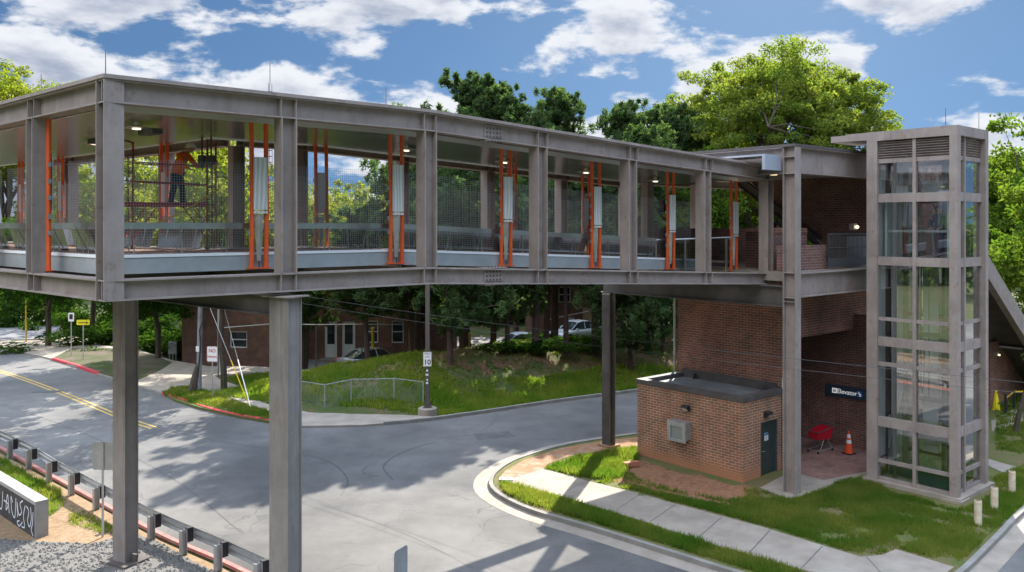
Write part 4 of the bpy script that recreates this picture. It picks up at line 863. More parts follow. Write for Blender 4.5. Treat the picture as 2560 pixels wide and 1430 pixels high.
def person(label,loc,rz,shirt,trou,hat=None,hair=None,bend=0.0,head_fwd=0.0,armz=(1.15,1.05),arm_fwd=.35,stance=.12,look=0,group=None):
    """faces +x before rotation; standing about 1.75 m"""
    p=thing('person',label,'person',loc,rz,group)
    b=bend; hip=(0,0,.95); chest=(b*.45,0,1.32); neck=(b*.7,0,1.52); 
    hx=b*.7+head_fwd; hc=(hx+.03,0,1.66-head_fwd*.3)
    P=[(0,0,.95,.13,.16),(b*.2,0,1.12,.11,.14),(b*.45,0,1.34,.115,.17),(b*.66,0,1.46,.08,.13),(b*.7+head_fwd*.3,0,1.52,.05),(hx,0,1.585-head_fwd*.25,.06,.06),(hc[0],0,hc[2],.095,.078),(hc[0]-.005,0,hc[2]+.09,.06,.055)]
    E=[(0,1),(1,2),(2,3),(3,4),(4,5),(5,6),(6,7)]
    hands=[]
    for s,az,af in ((1,armz[0],arm_fwd),(-1,armz[1],arm_fwd*.9)):
        i=len(P); sx=b*.62; el_=(sx+.08+af*.25,s*.27,(1.42+az)/2-.06); ha=(sx+af,s*.17,az)
        P+=[(sx,s*.19,1.42,.062),(el_[0],el_[1],el_[2],.045),(ha[0],ha[1],ha[2],.03),(ha[0]+.05,ha[1],ha[2],.034,.02),(ha[0]+.09,ha[1],ha[2]-.005,.03,.015)]
        E+=[(3,i),(i,i+1),(i+1,i+2),(i+2,i+3),(i+3,i+4)]; hands.append(Vector((ha[0]+.09,ha[1],ha[2]-.005)))
        for k in range(4):      # four fingers and a thumb, curled down
            j=len(P); y=ha[1]+(k-1.5)*.018; P+=[(ha[0]+.13,y,ha[2]-.008,.009),(ha[0]+.155-.004*abs(k-1),y,ha[2]-.03,.008),(ha[0]+.15,y,ha[2]-.052,.007)]; E+=[(i+4,j),(j,j+1),(j+1,j+2)]
        j=len(P); P+=[(ha[0]+.07,ha[1]-s*.04,ha[2]-.01,.01),(ha[0]+.105,ha[1]-s*.05,ha[2]-.025,.008)]; E+=[(i+3,j),(j,j+1)]
    legs=[]
    for s in (1,-1):
        i=len(P); fx=stance*s; P+=[(0,s*.1,.88,.095),(fx*.5+.03,s*.11,.5,.06),(fx,s*.11,.1,.04),(fx+.04,s*.11,.045,.042),(fx+.17,s*.12,.035,.035)]
        E+=[(0,i),(i,i+1),(i+1,i+2),(i+2,i+3),(i+3,i+4)]; legs.append(fx)
    skinned('body',P,E,SKIN,p)
    # clothes follow the same bones a little outside the skin
    T=[(0,0,.80,.15,.18),(0,0,.93,.165,.19),(b*.2,0,1.12,.155,.18),(b*.45,0,1.34,.155,.20),(b*.64,0,1.45,.11,.16),(b*.7+head_fwd*.2,0,1.50,.075,.08)]; TE=[(0,1),(1,2),(2,3),(3,4),(4,5)]
    for s,az,af in ((1,armz[0],arm_fwd),(-1,armz[1],arm_fwd*.9)):
        i=len(T); sx=b*.62; T+=[(sx,s*.19,1.42,.09),(sx+.08+af*.25,s*.27,(1.42+az)/2-.06,.072),(sx+af-.04,s*.18,az+.01,.05)]; TE+=[(4,i),(i,i+1),(i+1,i+2)]
    skinned('jacket',T,TE,shirt,p)
    T=[(0,0,.98,.14,.165)]; TE=[]
    for s in (1,-1):
        i=len(T); fx=stance*s; T+=[(0,s*.1,.84,.115),(fx*.5+.03,s*.11,.5,.088),(fx,s*.11,.14,.078),(fx,s*.11,.02,.08)]; TE+=[(0,i),(i,i+1),(i+1,i+2),(i+2,i+3)]
    skinned('trousers',T,TE,trou,p)
    for s in (1,-1): skinned('shoe',[(stance*s-.03,s*.11,.06,.055),(stance*s+.06,s*.115,.045,.05),(stance*s+.17,s*.12,.035,.042)],[(0,1),(1,2)],BLACK,p,1)
    # face
    m=MB(); fx=hc[0]+.09
    m.lathe((fx,.033,hc[2]+.005),[(.001,-.01),(.011,0),(.001,.01)],6); m.lathe((fx,-.033,hc[2]+.005),[(.001,-.01),(.011,0),(.001,.01)],6); m.build('eyes',BLACK,p)
    m=MB(); m.face([(fx+.035,0,hc[2]-.03),(fx-.01,.018,hc[2]-.032),(fx-.01,0,hc[2]+.02)]); m.face([(fx+.035,0,hc[2]-.03),(fx-.01,0,hc[2]+.02),(fx-.01,-.018,hc[2]-.032)]); m.face([(fx+.035,0,hc[2]-.03),(fx-.01,-.018,hc[2]-.032),(fx-.01,.018,hc[2]-.032)]); m.build('nose',SKIN,p,weld=True)
    if hat=='helmet':
        m=MB(); m.lathe((hc[0]-.01,0,hc[2]+.03),[(.155,0),(.15,.02),(.128,.025),(.12,.08),(.08,.135),(.02,.155)],18); m.box(hc[0]+.1,hc[0]+.17,-.06,.06,hc[2]+.03,hc[2]+.045); m.build('hard_hat',mat('hard hat white',(.92,.92,.9),.35),p,smooth=True)
    elif hat=='cap':
        m=MB(); m.lathe((hc[0]-.005,0,hc[2]+.03),[(.105,0),(.108,.04),(.08,.1),(.02,.118)],16); m.box(hc[0]+.07,hc[0]+.2,-.06,.06,hc[2]+.035,hc[2]+.047); m.build('cap',DGREY,p,smooth=True)
    else:
        m=MB(); m.lathe((hc[0]-.02,0,hc[2]-.03),[(.095,-.03),(.108,.04),(.1,.1),(.05,.15),(.01,.155)],16); m.build('hair',hair or BLACK,p,smooth=True)
    return p
# scaffold with the worker, on the bridge deck
DZ=8.585
sc0=Vector(((430-1280)/F*21.7,21.7,DZ))
sca=thing('scaffold','maroon tube scaffold with a work platform on the bridge deck','scaffold',sc0,R(4))
sx0,sx1,sy0,sy1=-1.12,1.0,-.38,.38
for sx in (sx0,sx1):
    fr_=bpy.data.objects.new('end_frame',None); COL.objects.link(fr_); fr_.parent=sca
    m=MB(); 
    for yy in (sy0,sy1): m.tube([(sx,yy,.05),(sx,yy,2.82)],.027,8)
    m.tube([(sx,sy0,2.8),(sx,sy1,2.8)],.027,8); m.build('frame_tubes',MAROON,fr_)
    m=MB()
    for z in (.35,.75,1.15,1.6,2.0,2.4): m.tube([(sx,sy0,z),(sx,sy1 if z in (1.15,2.0) else sy0+.42,z)],.018,6)
    m.tube([(sx,sy0+.42,.35),(sx,sy0+.42,2.4)],.018,6); m.build('rungs',MAROON,fr_)
    for yy in (sy0,sy1):
        m=MB(); m.tube([(sx,yy-.02,.06),(sx,yy+.02,.06)],.06,12); m.build('castor',BLACK,fr_)
m=MB(); m.box(sx0,sx1,sy0+.03,sy1-.03,1.13,1.17); m.box(sx0,sx1,sy0-.01,sy0+.02,1.1,1.22); m.build('platform',MAROON,sca)
for yy in (sy0,sy1):
    m=MB(); 
    for z in (1.72,2.2): m.tube([(sx0,yy,z+.05),(sx1,yy,z-.06)],.016,6)
    m.build('guard_rail',MAROON,sca)
    m=MB(); m.tube([(sx0+.02,yy,.3),(sx0+.6,yy,1.1)],.018,6); m.build('brace',MAROON,sca)
    m=MB(); m.tube([(sx1-.02,yy,.3),(sx1-.6,yy,1.1)],.018,6); m.build('brace',MAROON,sca)
HIVIS=mat('orange work jacket',(1,.22,.02),.8,0,(.85,.15,.015),6); JEANS=mat('dark blue jeans',(.02,.035,.07),.85,0,(.03,.05,.1),8)
wk=person('worker in orange jacket and white hard hat bending forward on the scaffold',(sc0.x+.12,sc0.y+.02,DZ+1.17),R(-12),HIVIS,JEANS,'helmet',bend=.34,head_fwd=.16,armz=(1.08,1.0),arm_fwd=.32,stance=.1)
wk.scale=(.96,.96,.89)
for i,px in enumerate((505,528)):
    m=MB(); c=A(px,0,21.2); c.z=0; m.tube([(c.x,c.y,11.5),(c.x,c.y,10.98)],.025,8); m.tube([(c.x,c.y,10.98),(c.x,c.y,10.74)],[.1,.1],10); m.tube([(c.x,c.y,10.74),(c.x,c.y,10.68)],[.07,.03],8)
    tag(m.build('hanging_lamp',DGREY),('dark round pendant lamp hanging from the bridge ceiling, left of two','dark round pendant lamp hanging from the bridge ceiling, right of two')[i],'lamp')
m=MB(); a=A(395,558,20.6); b=A(548,472,20.9); m.tube([a,a.lerp(b,.5)+Vector((0,0,-.06)),b],.022,5); tag(m.build('caution_tape',YELLOW),'yellow caution tape strung in front of the scaffold','tape')
pp=person('passenger in dark blue coat and cap standing in the lift car',E0+RR*1.0+LL*1.0+Vector((0,0,8.12)),R(205),mat('navy coat',(.02,.05,.1),.8),JEANS,'cap',arm_fwd=.15,armz=(1.0,1.0))
c=S0+RR*3.15+LL*2.6+Vector((0,0,SZ1)); person('person in a pale grey shirt with dark hair behind the landing parapet',(c.x,c.y,SZ1+.02),R(100),mat('pale grey shirt',(.35,.38,.42),.85),DGREY,None,arm_fwd=.2,armz=(1.0,1.0))
# ------------------------------------------------------------ guardrail
gr=thing('guardrail','galvanised W beam guardrail on short steel posts beside the road','guardrail',(0,0,0))
gpx=[(-160,1058),(-92,1090),(-32,1118),(25,1146),(72,1172),(122,1206),(178,1238),(240,1274),(306,1311),(378,1350),(458,1388),(545,1428),(645,1478),(760,1532)]
gpts=[G(x,y,.06) for x,y in gpx]
prof=[(-.03,.42),(.04,.47),(.04,.52),(-.03,.56),(-.03,.60),(.04,.64),(.04,.69),(-.03,.74)]
def nrm(i,P):
    t=(P[min(i+1,len(P)-1)]-P[max(i-1,0)]); t.z=0; t.normalize(); return Vector((-t.y,t.x,0))
rail=[Vector((p[0],p[1],0)) for p in dens([(p.x,p.y) for p in gpts],.7)]
m=MB(); 
for i in range(len(rail)-1):
    for j in range(len(prof)-1):
        q=[rail[a]+nrm(a,rail)*(.3+prof[b][0])+Vector((0,0,prof[b][1]+.04)) for a,b in ((i,j),(i+1,j),(i+1,j+1),(i,j+1))]; m.face(q,[(i*.7,j*.05),(i*.7+.7,j*.05),(i*.7+.7,j*.05+.05),(i*.7,j*.05+.05)])
ro=m.build('beam',GALV,gr)
for i,p in enumerate(gpts):
    nn=nrm(i,gpts); rz=math.atan2(nn.y,nn.x); T=Matrix.Translation((p.x,p.y,0))@Matrix.Rotation(rz,4,'Z')
    m=MB(); m.box(-.085,-.065,-.075,.075,.0,.76,T); m.box(.065,.085,-.075,.075,0,.76,T); m.box(-.065,.065,-.006,.006,0,.76,T); o=m.build('post',GALV,gr)
    m=MB(); m.box(.087,.265,-.07,.07,.4,.79,T); m.build('offset_block',BLACK,o)
# graffiti wall
w0=Vector((-13.94,24.56)); wd=Vector((-.742,.67)); wn_=Vector((.67,.742))
gw=thing('graffiti_wall','low pale concrete wall end with white scribbled graffiti on its black painted face','wall',(w0.x,w0.y,0),math.atan2(wd.y,wd.x))
m=MB(); m.box(0,8,-.36,0,.0,1.13); m.build('wall_body',mat('pale concrete wall',(.36,.35,.34),.9,0,(.27,.26,.25),1.5,.2,30),gw)
m=MB(); m.box(.05,8,.0,.006,.0,1.02); m.build('black_paint',mat('matt black paint',(.02,.02,.022),.8,0,(.06,.06,.06),4),gw)
GRW_=mat('white spray paint',(.65,.68,.75),.7)
rg=random.Random(3)
for strokes in ([(.35,.9),(.3,.55),(.45,.3),(.6,.45),(.5,.75),(.7,.85)],[(.8,.85),(.95,.5),(.85,.2),(1.1,.15)],[(1.0,.95),(1.25,.8),(1.1,.6),(1.35,.45),(1.5,.8),(1.45,.35)],[(1.6,.9),(1.7,.3),(1.95,.4),(2.05,.85),(1.9,.7)],[(2.2,.3),(2.35,.85),(2.5,.35),(2.3,.55),(2.7,.6)],[(.15,.1),(.3,.25),(.2,.45),(.15,.8)],[(2.8,.85),(2.9,.3),(3.2,.35),(3.1,.8),(3.4,.85),(3.5,.25)],[(1.05,.3),(1.3,.12),(1.5,.2),(1.3,.28)]):
    ss=dens(strokes,.05); m=MB()
    for i in range(len(ss)-1):
        a,b=Vector(ss[i]),Vector(ss[i+1]); d=(b-a).normalized(); q=Vector((-d.y,d.x))*.022; m.face([(a.x-q.x,.009,a.y-q.y),(a.x+q.x,.009,a.y+q.y),(b.x+q.x,.009,b.y+q.y),(b.x-q.x,.009,b.y-q.y)])
    m.build('graffiti_stroke',GRW_,gw)
# ------------------------------------------------------------ signs and poles
def signpost(label,base,h,wd,ht,rz,face,postm=GALV,name='road_sign',round_=.0,back=None,post_r=.025,tilt=0,top=0.05):
    t=thing(name,label,'sign',base,rz); m=MB(); m.box(-.03,.03,-.012,.012,0,h-.02); m.build('post',postm,t)
    m=MB(); r=.06; pts=[]
    for cx,cz,a0 in ((wd/2-r,h-r,0),(-wd/2+r,h-r,90),(-wd/2+r,h-ht+r,180),(wd/2-r,h-ht+r,270)):
        for k in range(4): a=R(a0+30*k); pts.append((cx+r*math.cos(a),cz+r*math.sin(a)))
    m.plate(pts,1,-.022,-.016); o=m.build('sign_plate',face,t); return t,o
G_=lambda px,py:G(px,py,.07)
signpost('blank grey back of a square sign on a post beside the guardrail',G_(257,1342),2.78,.66,.82,R(176),GALV)
b=G(1000,1600,0); D_=16.5; v=A(1000,1370,D_); signpost('grey back of a sign cropped by the lower picture edge, seen nearly edge on',(v.x,v.y,0),v.z,.46,.6,R(63),GALV,post_r=.03)
TXM=lambda y,z,s=-1:Matrix(((1,0,0,0),(0,0,-1,y),(0,1,0,z),(0,0,0,1)))
npb=G(531,994,.1); t,o=signpost('white NO PARKING sign with red letters on a thin post in the grass verge',npb,2.72,.62,.82,R(-12),WHITE)
SR=mat('sign red',(.5,.03,.04),.5)
text('NO',.26,SR,'lettering',o,TXM(-.0235,2.48),.001,bold=.006); text('PARKING',.15,SR,'lettering',o,TXM(-.0235,2.16),.001,bold=.004,sx=.85)
m=MB(); 
for a in ((-.3,.3,1.915,1.93),(-.3,.3,2.69,2.705),(-.3,-.288,1.93,2.69),(.288,.3,1.93,2.69)): m.box(a[0],a[1],-.026,-.0225,a[2],a[3])
m.build('sign_border',SR,o)
t,o=signpost('small white sign on a tall post at the far upper left kerb',G(178,893,.05),3.1,.4,.6,R(0),WHITE); m=MB(); m.box(-.12,.12,-.026,-.023,2.65,3.0); m.build('sign_marking',BLACK,o)
t,o=signpost('yellow sign board on a post at the upper left kerb',G(208,900,.05),2.75,.85,.36,R(8),mat('bright yellow',(.85,.75,.02),.5)); m=MB(); m.box(-.3,.3,-.026,-.023,2.52,2.57); m.plate([(.2,2.46),(.34,2.545),(.2,2.63)],1,-.026,-.023); m.build('arrow',BLACK,o)
b=G(65,856,.05); m=MB(); m.tube([(0,0,0),(0,0,3.3)],.06,8); o=m.build('marker_pole',YELLOW); o.location=b; tag(o,'slim yellow marker pole beside the far left side street','marker pole')
# lamp post with speed limit sign
lp=G(1069,1036,.05); LPM=mat('bronze lamp post',(.09,.075,.07),.6)
t=thing('lamp_post','dark square lamp post on a round concrete footing in front of the grassy bank','lamp post',lp,0)
m=MB(); m.box(-.1,.1,-.1,.1,.32,7.2); m.build('pole',LPM,t); m=MB(); m.lathe((0,0,-.1),[(.48,0),(.46,.4),(.4,.44)],20); m.build('footing',CONC,t); m=MB(); m.box(-.2,.2,-.2,.2,.34,.38); m.box(-.13,.13,-.13,.13,.38,.6); m.build('base_plate',LPM,t)
m=MB(); m.box(-.2,.2,-.125,-.12,2.35,3.05); sgn=m.build('speed_sign',WHITE,t); m=MB()
for a in ((-.185,.185,2.362,2.37),(-.185,.185,3.03,3.038),(-.185,-.178,2.37,3.03),(.178,.185,2.37,3.03)): m.box(a[0],a[1],-.128,-.1252,a[2],a[3])
m.build('sign_border',BLACK,sgn)
text('SPEED',.11,BLACK,'lettering',sgn,TXM(-.127,2.95),.001); text('LIMIT',.11,BLACK,'lettering',sgn,TXM(-.127,2.81),.001); text('10',.34,BLACK,'lettering',sgn,TXM(-.127,2.55),.001,bold=.008)
m=MB()
for zz_,a in ((2.1,.05),(1.9,.08),(1.65,.04),(1.5,.07)): m.box(-a,a*.6,-.112,-.105,zz_,zz_+.09)
m.build('stickers',WHITE,t)
# utility poles
up=G(497,978,.1); t=thing('utility_pole','tall grey utility pole with cable and a dark stump at its foot','utility pole',up,0)
m=MB(); m.tube([(0,0,0),(.12,0,6.4)],[.15,.12],12); m.build('pole',mat('grey weathered wood',(.27,.27,.29),.8,0,(.18,.18,.19),3),t)
m=MB(); m.tube([(-.3,-.1,0),(-.15,-.05,.9),(.0,0,1.6)],[.28,.2,.12],8); m.build('ivy_stump',BARK,t)
m=MB(); m.tube([(.0,-.15,.8),(.18,-.2,2.6),(.1,-.16,3.4),(.45,-.1,4.3),(.55,-.1,4.8),(.3,-.1,5.3),(-.6,0,6.2)],.035,6); m.build('hanging_cable',BLACK,t)
m=MB(); m.box(-.1,.08,-.17,-.15,2.2,2.5); m.build('tag_plate',WHITE,t)
up2=G(549,935,.0); m=MB(); m.tube([(0,0,0),(0,0,6.2)],[.14,.12],10); o=m.build('utility_pole',mat('pale pole',(.42,.45,.45),.7)); o.location=up2; tag(o,'pale slender pole behind the NO PARKING sign','utility pole')
for (a,b,yl_,lab) in ((A(525,770,44),G(624,1017,.1),YELLOW,'guy wire with a yellow guard, slanting to the right verge'),(A(560,770,46),G(627,1020,.1),WHITE,'guy wire with a pale guard beside the yellow guarded one')):
    a,b=Vector(a),Vector(b); t=thing('guy_wire',lab,'guy wire',b,0); m=MB(); m.tube([(0,0,0),(a-b)],.012,5); m.build('wire',GALV,t); q=(a-b); m=MB(); m.tube([q*0.0,q*.46],.026,6); m.build('guard',yl_,t)
wires=[(Vector((-17.4,46.6,6.35)),Vector((13.5,19.2,5.45)),.35,'upper of two thin overhead cables crossing below the bridge'),(Vector((-17.4,46.6,6.0)),Vector((13.5,19.2,5.2)),.4,'lower of two thin overhead cables crossing below the bridge')]
for a,b,sg_,lab in wires:
    m=MB(); m.tube([a.lerp(b,t)+Vector((0,0,-4*sg_*t*(1-t))) for t in np.linspace(0,1,24)],.0055,5); tag(m.build('overhead_cable',DGREY),lab,'cable')
# ------------------------------------------------------------ fences
def fence(label,pts,h,sp,railm=GALV,postm=GALV,r=.03,mesh=True,zfn=hz,mid=False):
    t=thing('chain_link_fence',label,'fence',(0,0,0)); P=dens(pts,sp); P=[(x,y,zfn(x,y)) for x,y in P]
    m=MB(); m.tube([(x,y,z+h) for x,y,z in P],r*.8,6)
    if mid: m.tube([(x,y,z+h*.05) for x,y,z in P],r*.6,6)
    m.build('top_rail',railm,t)
    for x,y,z in P: m=MB(); m.tube([(x,y,z-.1),(x,y,z+h+.04)],r*1.3,6); m.build('post',postm,t)
    if mesh:
        m=MB(); 
        for i in range(len(P)-1):
            a,b=Vector(P[i]),Vector(P[i+1]); L=(b-a).length; n=int(L/.09)
            for k in range(n):
                for s in (0,1):
                    u0=a.lerp(b,k/n); u1=a.lerp(b,min(1,max(0,(k+(h/.09 if s==0 else -h/.09)*1.0)/n)))
                    q=u0; # short diagonal wires climbing one bay, clipped at its end
                    run=(1-k/n)*L if s==0 else (k/n)*L; hh=min(h,run); e=a.lerp(b,(k/n)+(hh/L if s==0 else -hh/L))
                    d=(b-a).normalized(); w_=Vector((0,0,.006)); m.face([u0-w_,Vector((e.x,e.y,e.z+hh))-w_,Vector((e.x,e.y,e.z+hh))+w_,u0+w_])
        m.build('chain_link',WIRE,t)
fence('low chain link fence in front of the grassy bank, with grey posts',[G2(x,y) for x,y in ((700,1010),(812,1030),(878,1025),(985,1022),(1058,1022))],1.15,2.3,GREY,GREY,r=.026)
fence('tall dark posted fence with white top rail below the house on the left',[G2(x,y) for x,y in ((620*.88,948),(680,955),(790,940),(905,925),(1010,915))],3.1,3.2,mat('pale rail',(.62,.62,.6),.5),DGREY,mesh=False)
fence('pink and white rail beyond the parked cars',[(2.4,58),(6,59),(10,60.5)],2.3,3.4,mat('pink white rail',(.6,.45,.42),.5),DGREY,mesh=False)
bn=A(433,0,61); t=thing('utility_cabinet','pale grey utility cabinet on thin legs beside the brick house','cabinet',(bn.x,61,hz(bn.x,61)),0)
m=MB(); m.box(-.3,.3,-.15,.15,.6,1.5); m.build('cabinet_body',GREY,t); m=MB(); [(MB().box(x,x+.06,-.1,.0,0,.6).build('leg',GALV,t)) for x in (-.26,-.03,.2)]
for px,py,h,lab in ((932,890,3.0,'yellow bollard pole left of the lamp post'),(1172,880,2.4,'yellow bollard pole right of the lamp post')):
    b=A(px,py,55); m=MB(); m.tube([(0,0,-1.5),(0,0,h-1.2)],.09,8); m.box(-.12,.12,-.12,.12,h-1.2,h-1.15); o=m.build('yellow_pole',mat('ochre pole',(.55,.4,.03),.6)); o.location=b; tag(o,lab,'pole')
# ------------------------------------------------------------ houses
def house(name,label,x0,y,zb,w,d,h,rz,wins,doors,roofc,extra=None):
    t=thing(name,label,'house',(x0,y,zb),rz); W=MB(); holes=[(a,b,z0,z1) for a,b,z0,z1 in wins+doors]
    xs_=sorted({0,w}|{v for q in holes for v in q[:2]}); zs_=sorted({-.5,h}|{v for q in holes for v in q[2:]})
    for i in range(len(xs_)-1):
        for j in range(len(zs_)-1):
            cx,cz=(xs_[i]+xs_[i+1])/2,(zs_[j]+zs_[j+1])/2
            if any(a<cx<b and z0<cz<z1 for a,b,z0,z1 in holes): continue
            W.face([(xs_[i],0,zs_[j]),(xs_[i+1],0,zs_[j]),(xs_[i+1],0,zs_[j+1]),(xs_[i],0,zs_[j+1])])
    W.box(0,w,.25,d,-.5,h-.001)
    for a,b,z0,z1 in holes: W.face([(a,0,z0),(a,.25,z0),(a,.25,z1),(a,0,z1)]); W.face([(b,0,z0),(b,0,z1),(b,.25,z1),(b,.25,z0)]); W.face([(a,0,z1),(a,.25,z1),(b,.25,z1),(b,0,z1)]); W.face([(a,0,z0),(b,0,z0),(b,.25,z0),(a,.25,z0)])
    W.face([(0,0,-.5),(0,0,h),(0,.25,h),(0,.25,-.5)]); W.face([(w,0,-.5),(w,.25,-.5),(w,.25,h),(w,0,h)])
    W.build('wall',BRICKH,t)
    for a,b,z0,z1 in wins:
        m=MB(); e=.07; m.box(a,a+e,.08,.16,z0,z1); m.box(b-e,b,.08,.16,z0,z1); m.box(a+e,b-e,.08,.16,z0,z0+e); m.box(a+e,b-e,.08,.16,z1-e,z1); m.box(a+e,b-e,.09,.15,(z0+z1)/2-.03,(z0+z1)/2+.03); f=m.build('window',WHITE,t)
        m=MB(); m.box(a+e,b-e,.17,.18,z0+e,z1-e); m.build('pane',DGLASS,f); m=MB()
        n=int((z1-z0)/.09)
        for k in range(n//2): m.box(a+e,b-e,.19,.195,z1-e-.09*k-.07,z1-e-.09*k)
        m.build('blind',CREAM,f)
    for a,b,z0,z1 in doors:
        m=MB(); m.box(a,b,.12,.18,z0,z1); f=m.build('door',WHITE,t); m=MB(); m.box(a+.2,b-.2,.11,.119,z0+1.0,z1-.25); m.build('door_glass',DGLASS,f); m=MB(); m.box(a-.2,b+.2,-1.0,-.0,z0-.3,z0-.02); m.build('step',CONC,f); m=MB(); m.lathe((b-.12,.08,z0+1.0),[(.02,-.02),(.035,0),(.02,.02)],8); m.build('handle',GALV,f)
    m=MB(); e=.5; rh=2.2
    v=[(-e,-e,h),(w+e,-e,h),(w+e,d+e,h),(-e,d+e,h),(-e,d/2,h+rh),(w+e,d/2,h+rh)]
    for q in ((0,1,5,4),(2,3,4,5),(3,0,4),(1,2,5),(3,2,1,0)): m.face([v[i] for i in q])
    m.build('roof',roofc,t,weld=True); return t
RF=mat('dark shingles',(.07,.065,.06),.9,0,(.11,.1,.09),3)
a=A(455,0,59); house('brick_house','red brick house wall with one small shuttered window behind the fence on the left',a.x,59,-.6,6.4,8,5.6,R(-6),[(3.5,4.75,1.3,2.45)],[],RF)
a=A(757,0,62.5); house('brick_house','red brick house with two white doors and white windows behind the silver car',a.x,62.5,-.75,11,8,5.8,R(0),[(4.55,5.6,1.25,2.9),(6.6,7.5,1.25,2.9),(2.6,3.4,4.4,5.4)],[(1.6,2.55,.15,2.85),(2.9,3.9,.15,2.85)],RF)
a=A(1330,0,69); t=house('brick_house','brick and tan house half hidden by pine trunks beyond the right parked cars',a.x,69,-.7,10,8,6.2,R(3),[(2.2,3.2,3.6,4.9)],[(1.0,2.0,.2,2.4),(2.6,3.5,.2,2.4)],RF); m=MB(); m.box(4.2,9.8,-.06,-.01,-.4,3.2); m.build('tan_siding',mat('tan siding',(.36,.27,.17),.8),t)
# ------------------------------------------------------------ cars
def car(label,loc,rz,paint,L=4.6,group='cars parked behind the grassy bank'):
    t=thing('parked_car',label,'car',loc,rz,group); Wd=.9
    # sections: x, z_low, z_belt, half width
    sec=[(-2.28,.42,.72,.62),(-2.2,.3,.88,.78),(-1.7,.24,.95,.88),(-.9,.22,.92,.9),(.3,.22,.9,.9),(1.2,.22,.86,.9),(1.8,.25,.78,.86),(2.2,.32,.66,.74),(2.28,.42,.58,.6)]
    V=[];m=MB()
    def ring(x,zl,zb,w): return [Vector((x,-w*.92,zl)),Vector((x,-w,zl+.18)),Vector((x,-w,(zl+zb)/2+.08)),Vector((x,-w*.96,zb-.03)),Vector((x,-w*.8,zb)),Vector((x,0,zb+.03)),Vector((x,w*.8,zb)),Vector((x,w*.96,zb-.03)),Vector((x,w,(zl+zb)/2+.08)),Vector((x,w,zl+.18)),Vector((x,w*.92,zl))]
    rs=[ring(*s) for s in sec]
    for i in range(len(rs)-1):
        for k in range(11): k2=(k+1)%11; m.face([rs[i][k],rs[i+1][k],rs[i+1][k2],rs[i][k2]])
    m.face(rs[0]); m.face(rs[-1][::-1]); m.build('body',paint,t,smooth=True,weld=True)
    cab=[(-1.75,.95,.74,.95,.7),(-1.0,.93,.8,1.33,.6),(-.5,.92,.82,1.43,.6),(.2,.91,.82,1.44,.6),(.55,.9,.8,1.36,.59),(1.25,.87,.74,.88,.7)]
    m=MB(); rr=[[Vector((x,-w,zb)),Vector((x,-wr,zr)),Vector((x,0,zr+.03)),Vector((x,wr,zr)),Vector((x,w,zb))] for x,zb,w,zr,wr in cab]
    for i in range(len(rr)-1):
        for k in range(4): m.face([rr[i][k],rr[i+1][k],rr[i+1][k+1],rr[i][k+1]])
    m.build('windows',CARGL,t,smooth=False,weld=True)
    m=MB(); up=Vector((0,0,.012))
    for i in (1,2,3):
        for k in (1,2): m.face([rr[i][k]+up,rr[i+1][k]+up,rr[i+1][k+1]+up,rr[i][k+1]+up])
    m.build('roof',paint,t,smooth=True,weld=True)
    m=MB()
    for s in (0,4):
        for i in range(len(rr)-1): a,b=rr[i][1 if s==0 else 3],rr[i+1][1 if s==0 else 3]; m.tube([a,b],.03,5)
        y=1 if s else -1; m.tube([(.0,y*.835,.93),(-.05,y*.62,1.42)],.025,5)
    m.build('pillars',paint,t)
    for x in (-1.42,1.42):
        for s in (-1,1):
            o=bpy.data.objects.new('wheel',None); COL.objects.link(o); o.parent=t
            m=MB(); m.tube([(x,s*.7,.32),(x,s*.89,.32)],.32,20); m.build('tyre',BLACK,o); m=MB(); m.tube([(x,s*.88,.32),(x,s*.902,.32)],.2,16); m.build('rim',GALV,o)
    for s in (-1,1):
        m=MB(); m.plate([(-2.24,.66),(-1.95,.72),(-1.9,.9),(-2.18,.88)],1,*sorted((s*.62,s*.9))); m.build('taillight',RED,t)
        m=MB(); m.plate([(2.24,.5),(1.9,.56),(1.85,.72),(2.15,.66)],1,*sorted((s*.55,s*.87))); m.build('headlight',WHITE,t)
        m=MB(); m.box(.75,.95,*sorted((s*.88,s*1.02)),.88,1.0); m.build('wing_mirror',paint,t)
    m=MB(); m.box(-2.3,-2.285,-.26,.26,.55,.68); m.build('number_plate',WHITE,t); return t
SILV=mat('silver car paint',(.6,.61,.62),.22,.6); SILV2=mat('white car paint',(.75,.76,.77),.25,.1)
c=A(930,0,55.5); car('silver saloon seen from behind, parked in front of the white house doors',(c.x,55.5,-.3),R(37),SILV)
c=A(1300,0,62); car('white car under the pines, left of the tree trunk group',(c.x,62,-.15),R(200),SILV2)
c=A(1446,0,64); car('white car under the pines, right of the tree trunk group',(c.x,64,.55),R(215),SILV2)
# ------------------------------------------------------------ recess and yard things
c=G(2122,1134,.17); t=thing('traffic_cone','orange traffic cone with two white bands on the brick paving','traffic cone',(c.x,c.y,.17),.6)
m=MB(); m.lathe((0,0,.04),[(.16,0),(.035,.82),(.03,.86)],20); m.build('cone_body',mat('cone orange',(.85,.09,.02),.5),t,smooth=False); m=MB(); m.lathe((0,0,.04),[(.108,.38),(.087,.52)],20); m.lathe((0,0,.04),[(.076,.59),(.055,.73)],20); m.build('white_bands',WHITE,t); m=MB(); m.cbox((0,0,.02),(.4,.4,.045)); m.build('base',BLACK,t)
c=G(2050,1128,.17); t=thing('shopping_cart','red plastic shopping cart against the recess wall','shopping cart',(c.x,c.y,.17),R(38))
m=MB(); 
bk=[(-.42,-.2,.55),(.36,-.26,.5),(.36,.26,.5),(-.42,.2,.55)]; tp=[(-.5,-.24,.85),(.46,-.31,.98),(.46,.31,.98),(-.5,.24,.85)]
for i in range(4): j=(i+1)%4; m.face([bk[i],bk[j],tp[j],tp[i]])
m.face(bk); m.build('basket',mat('red plastic',(.5,.01,.03),.45),t)
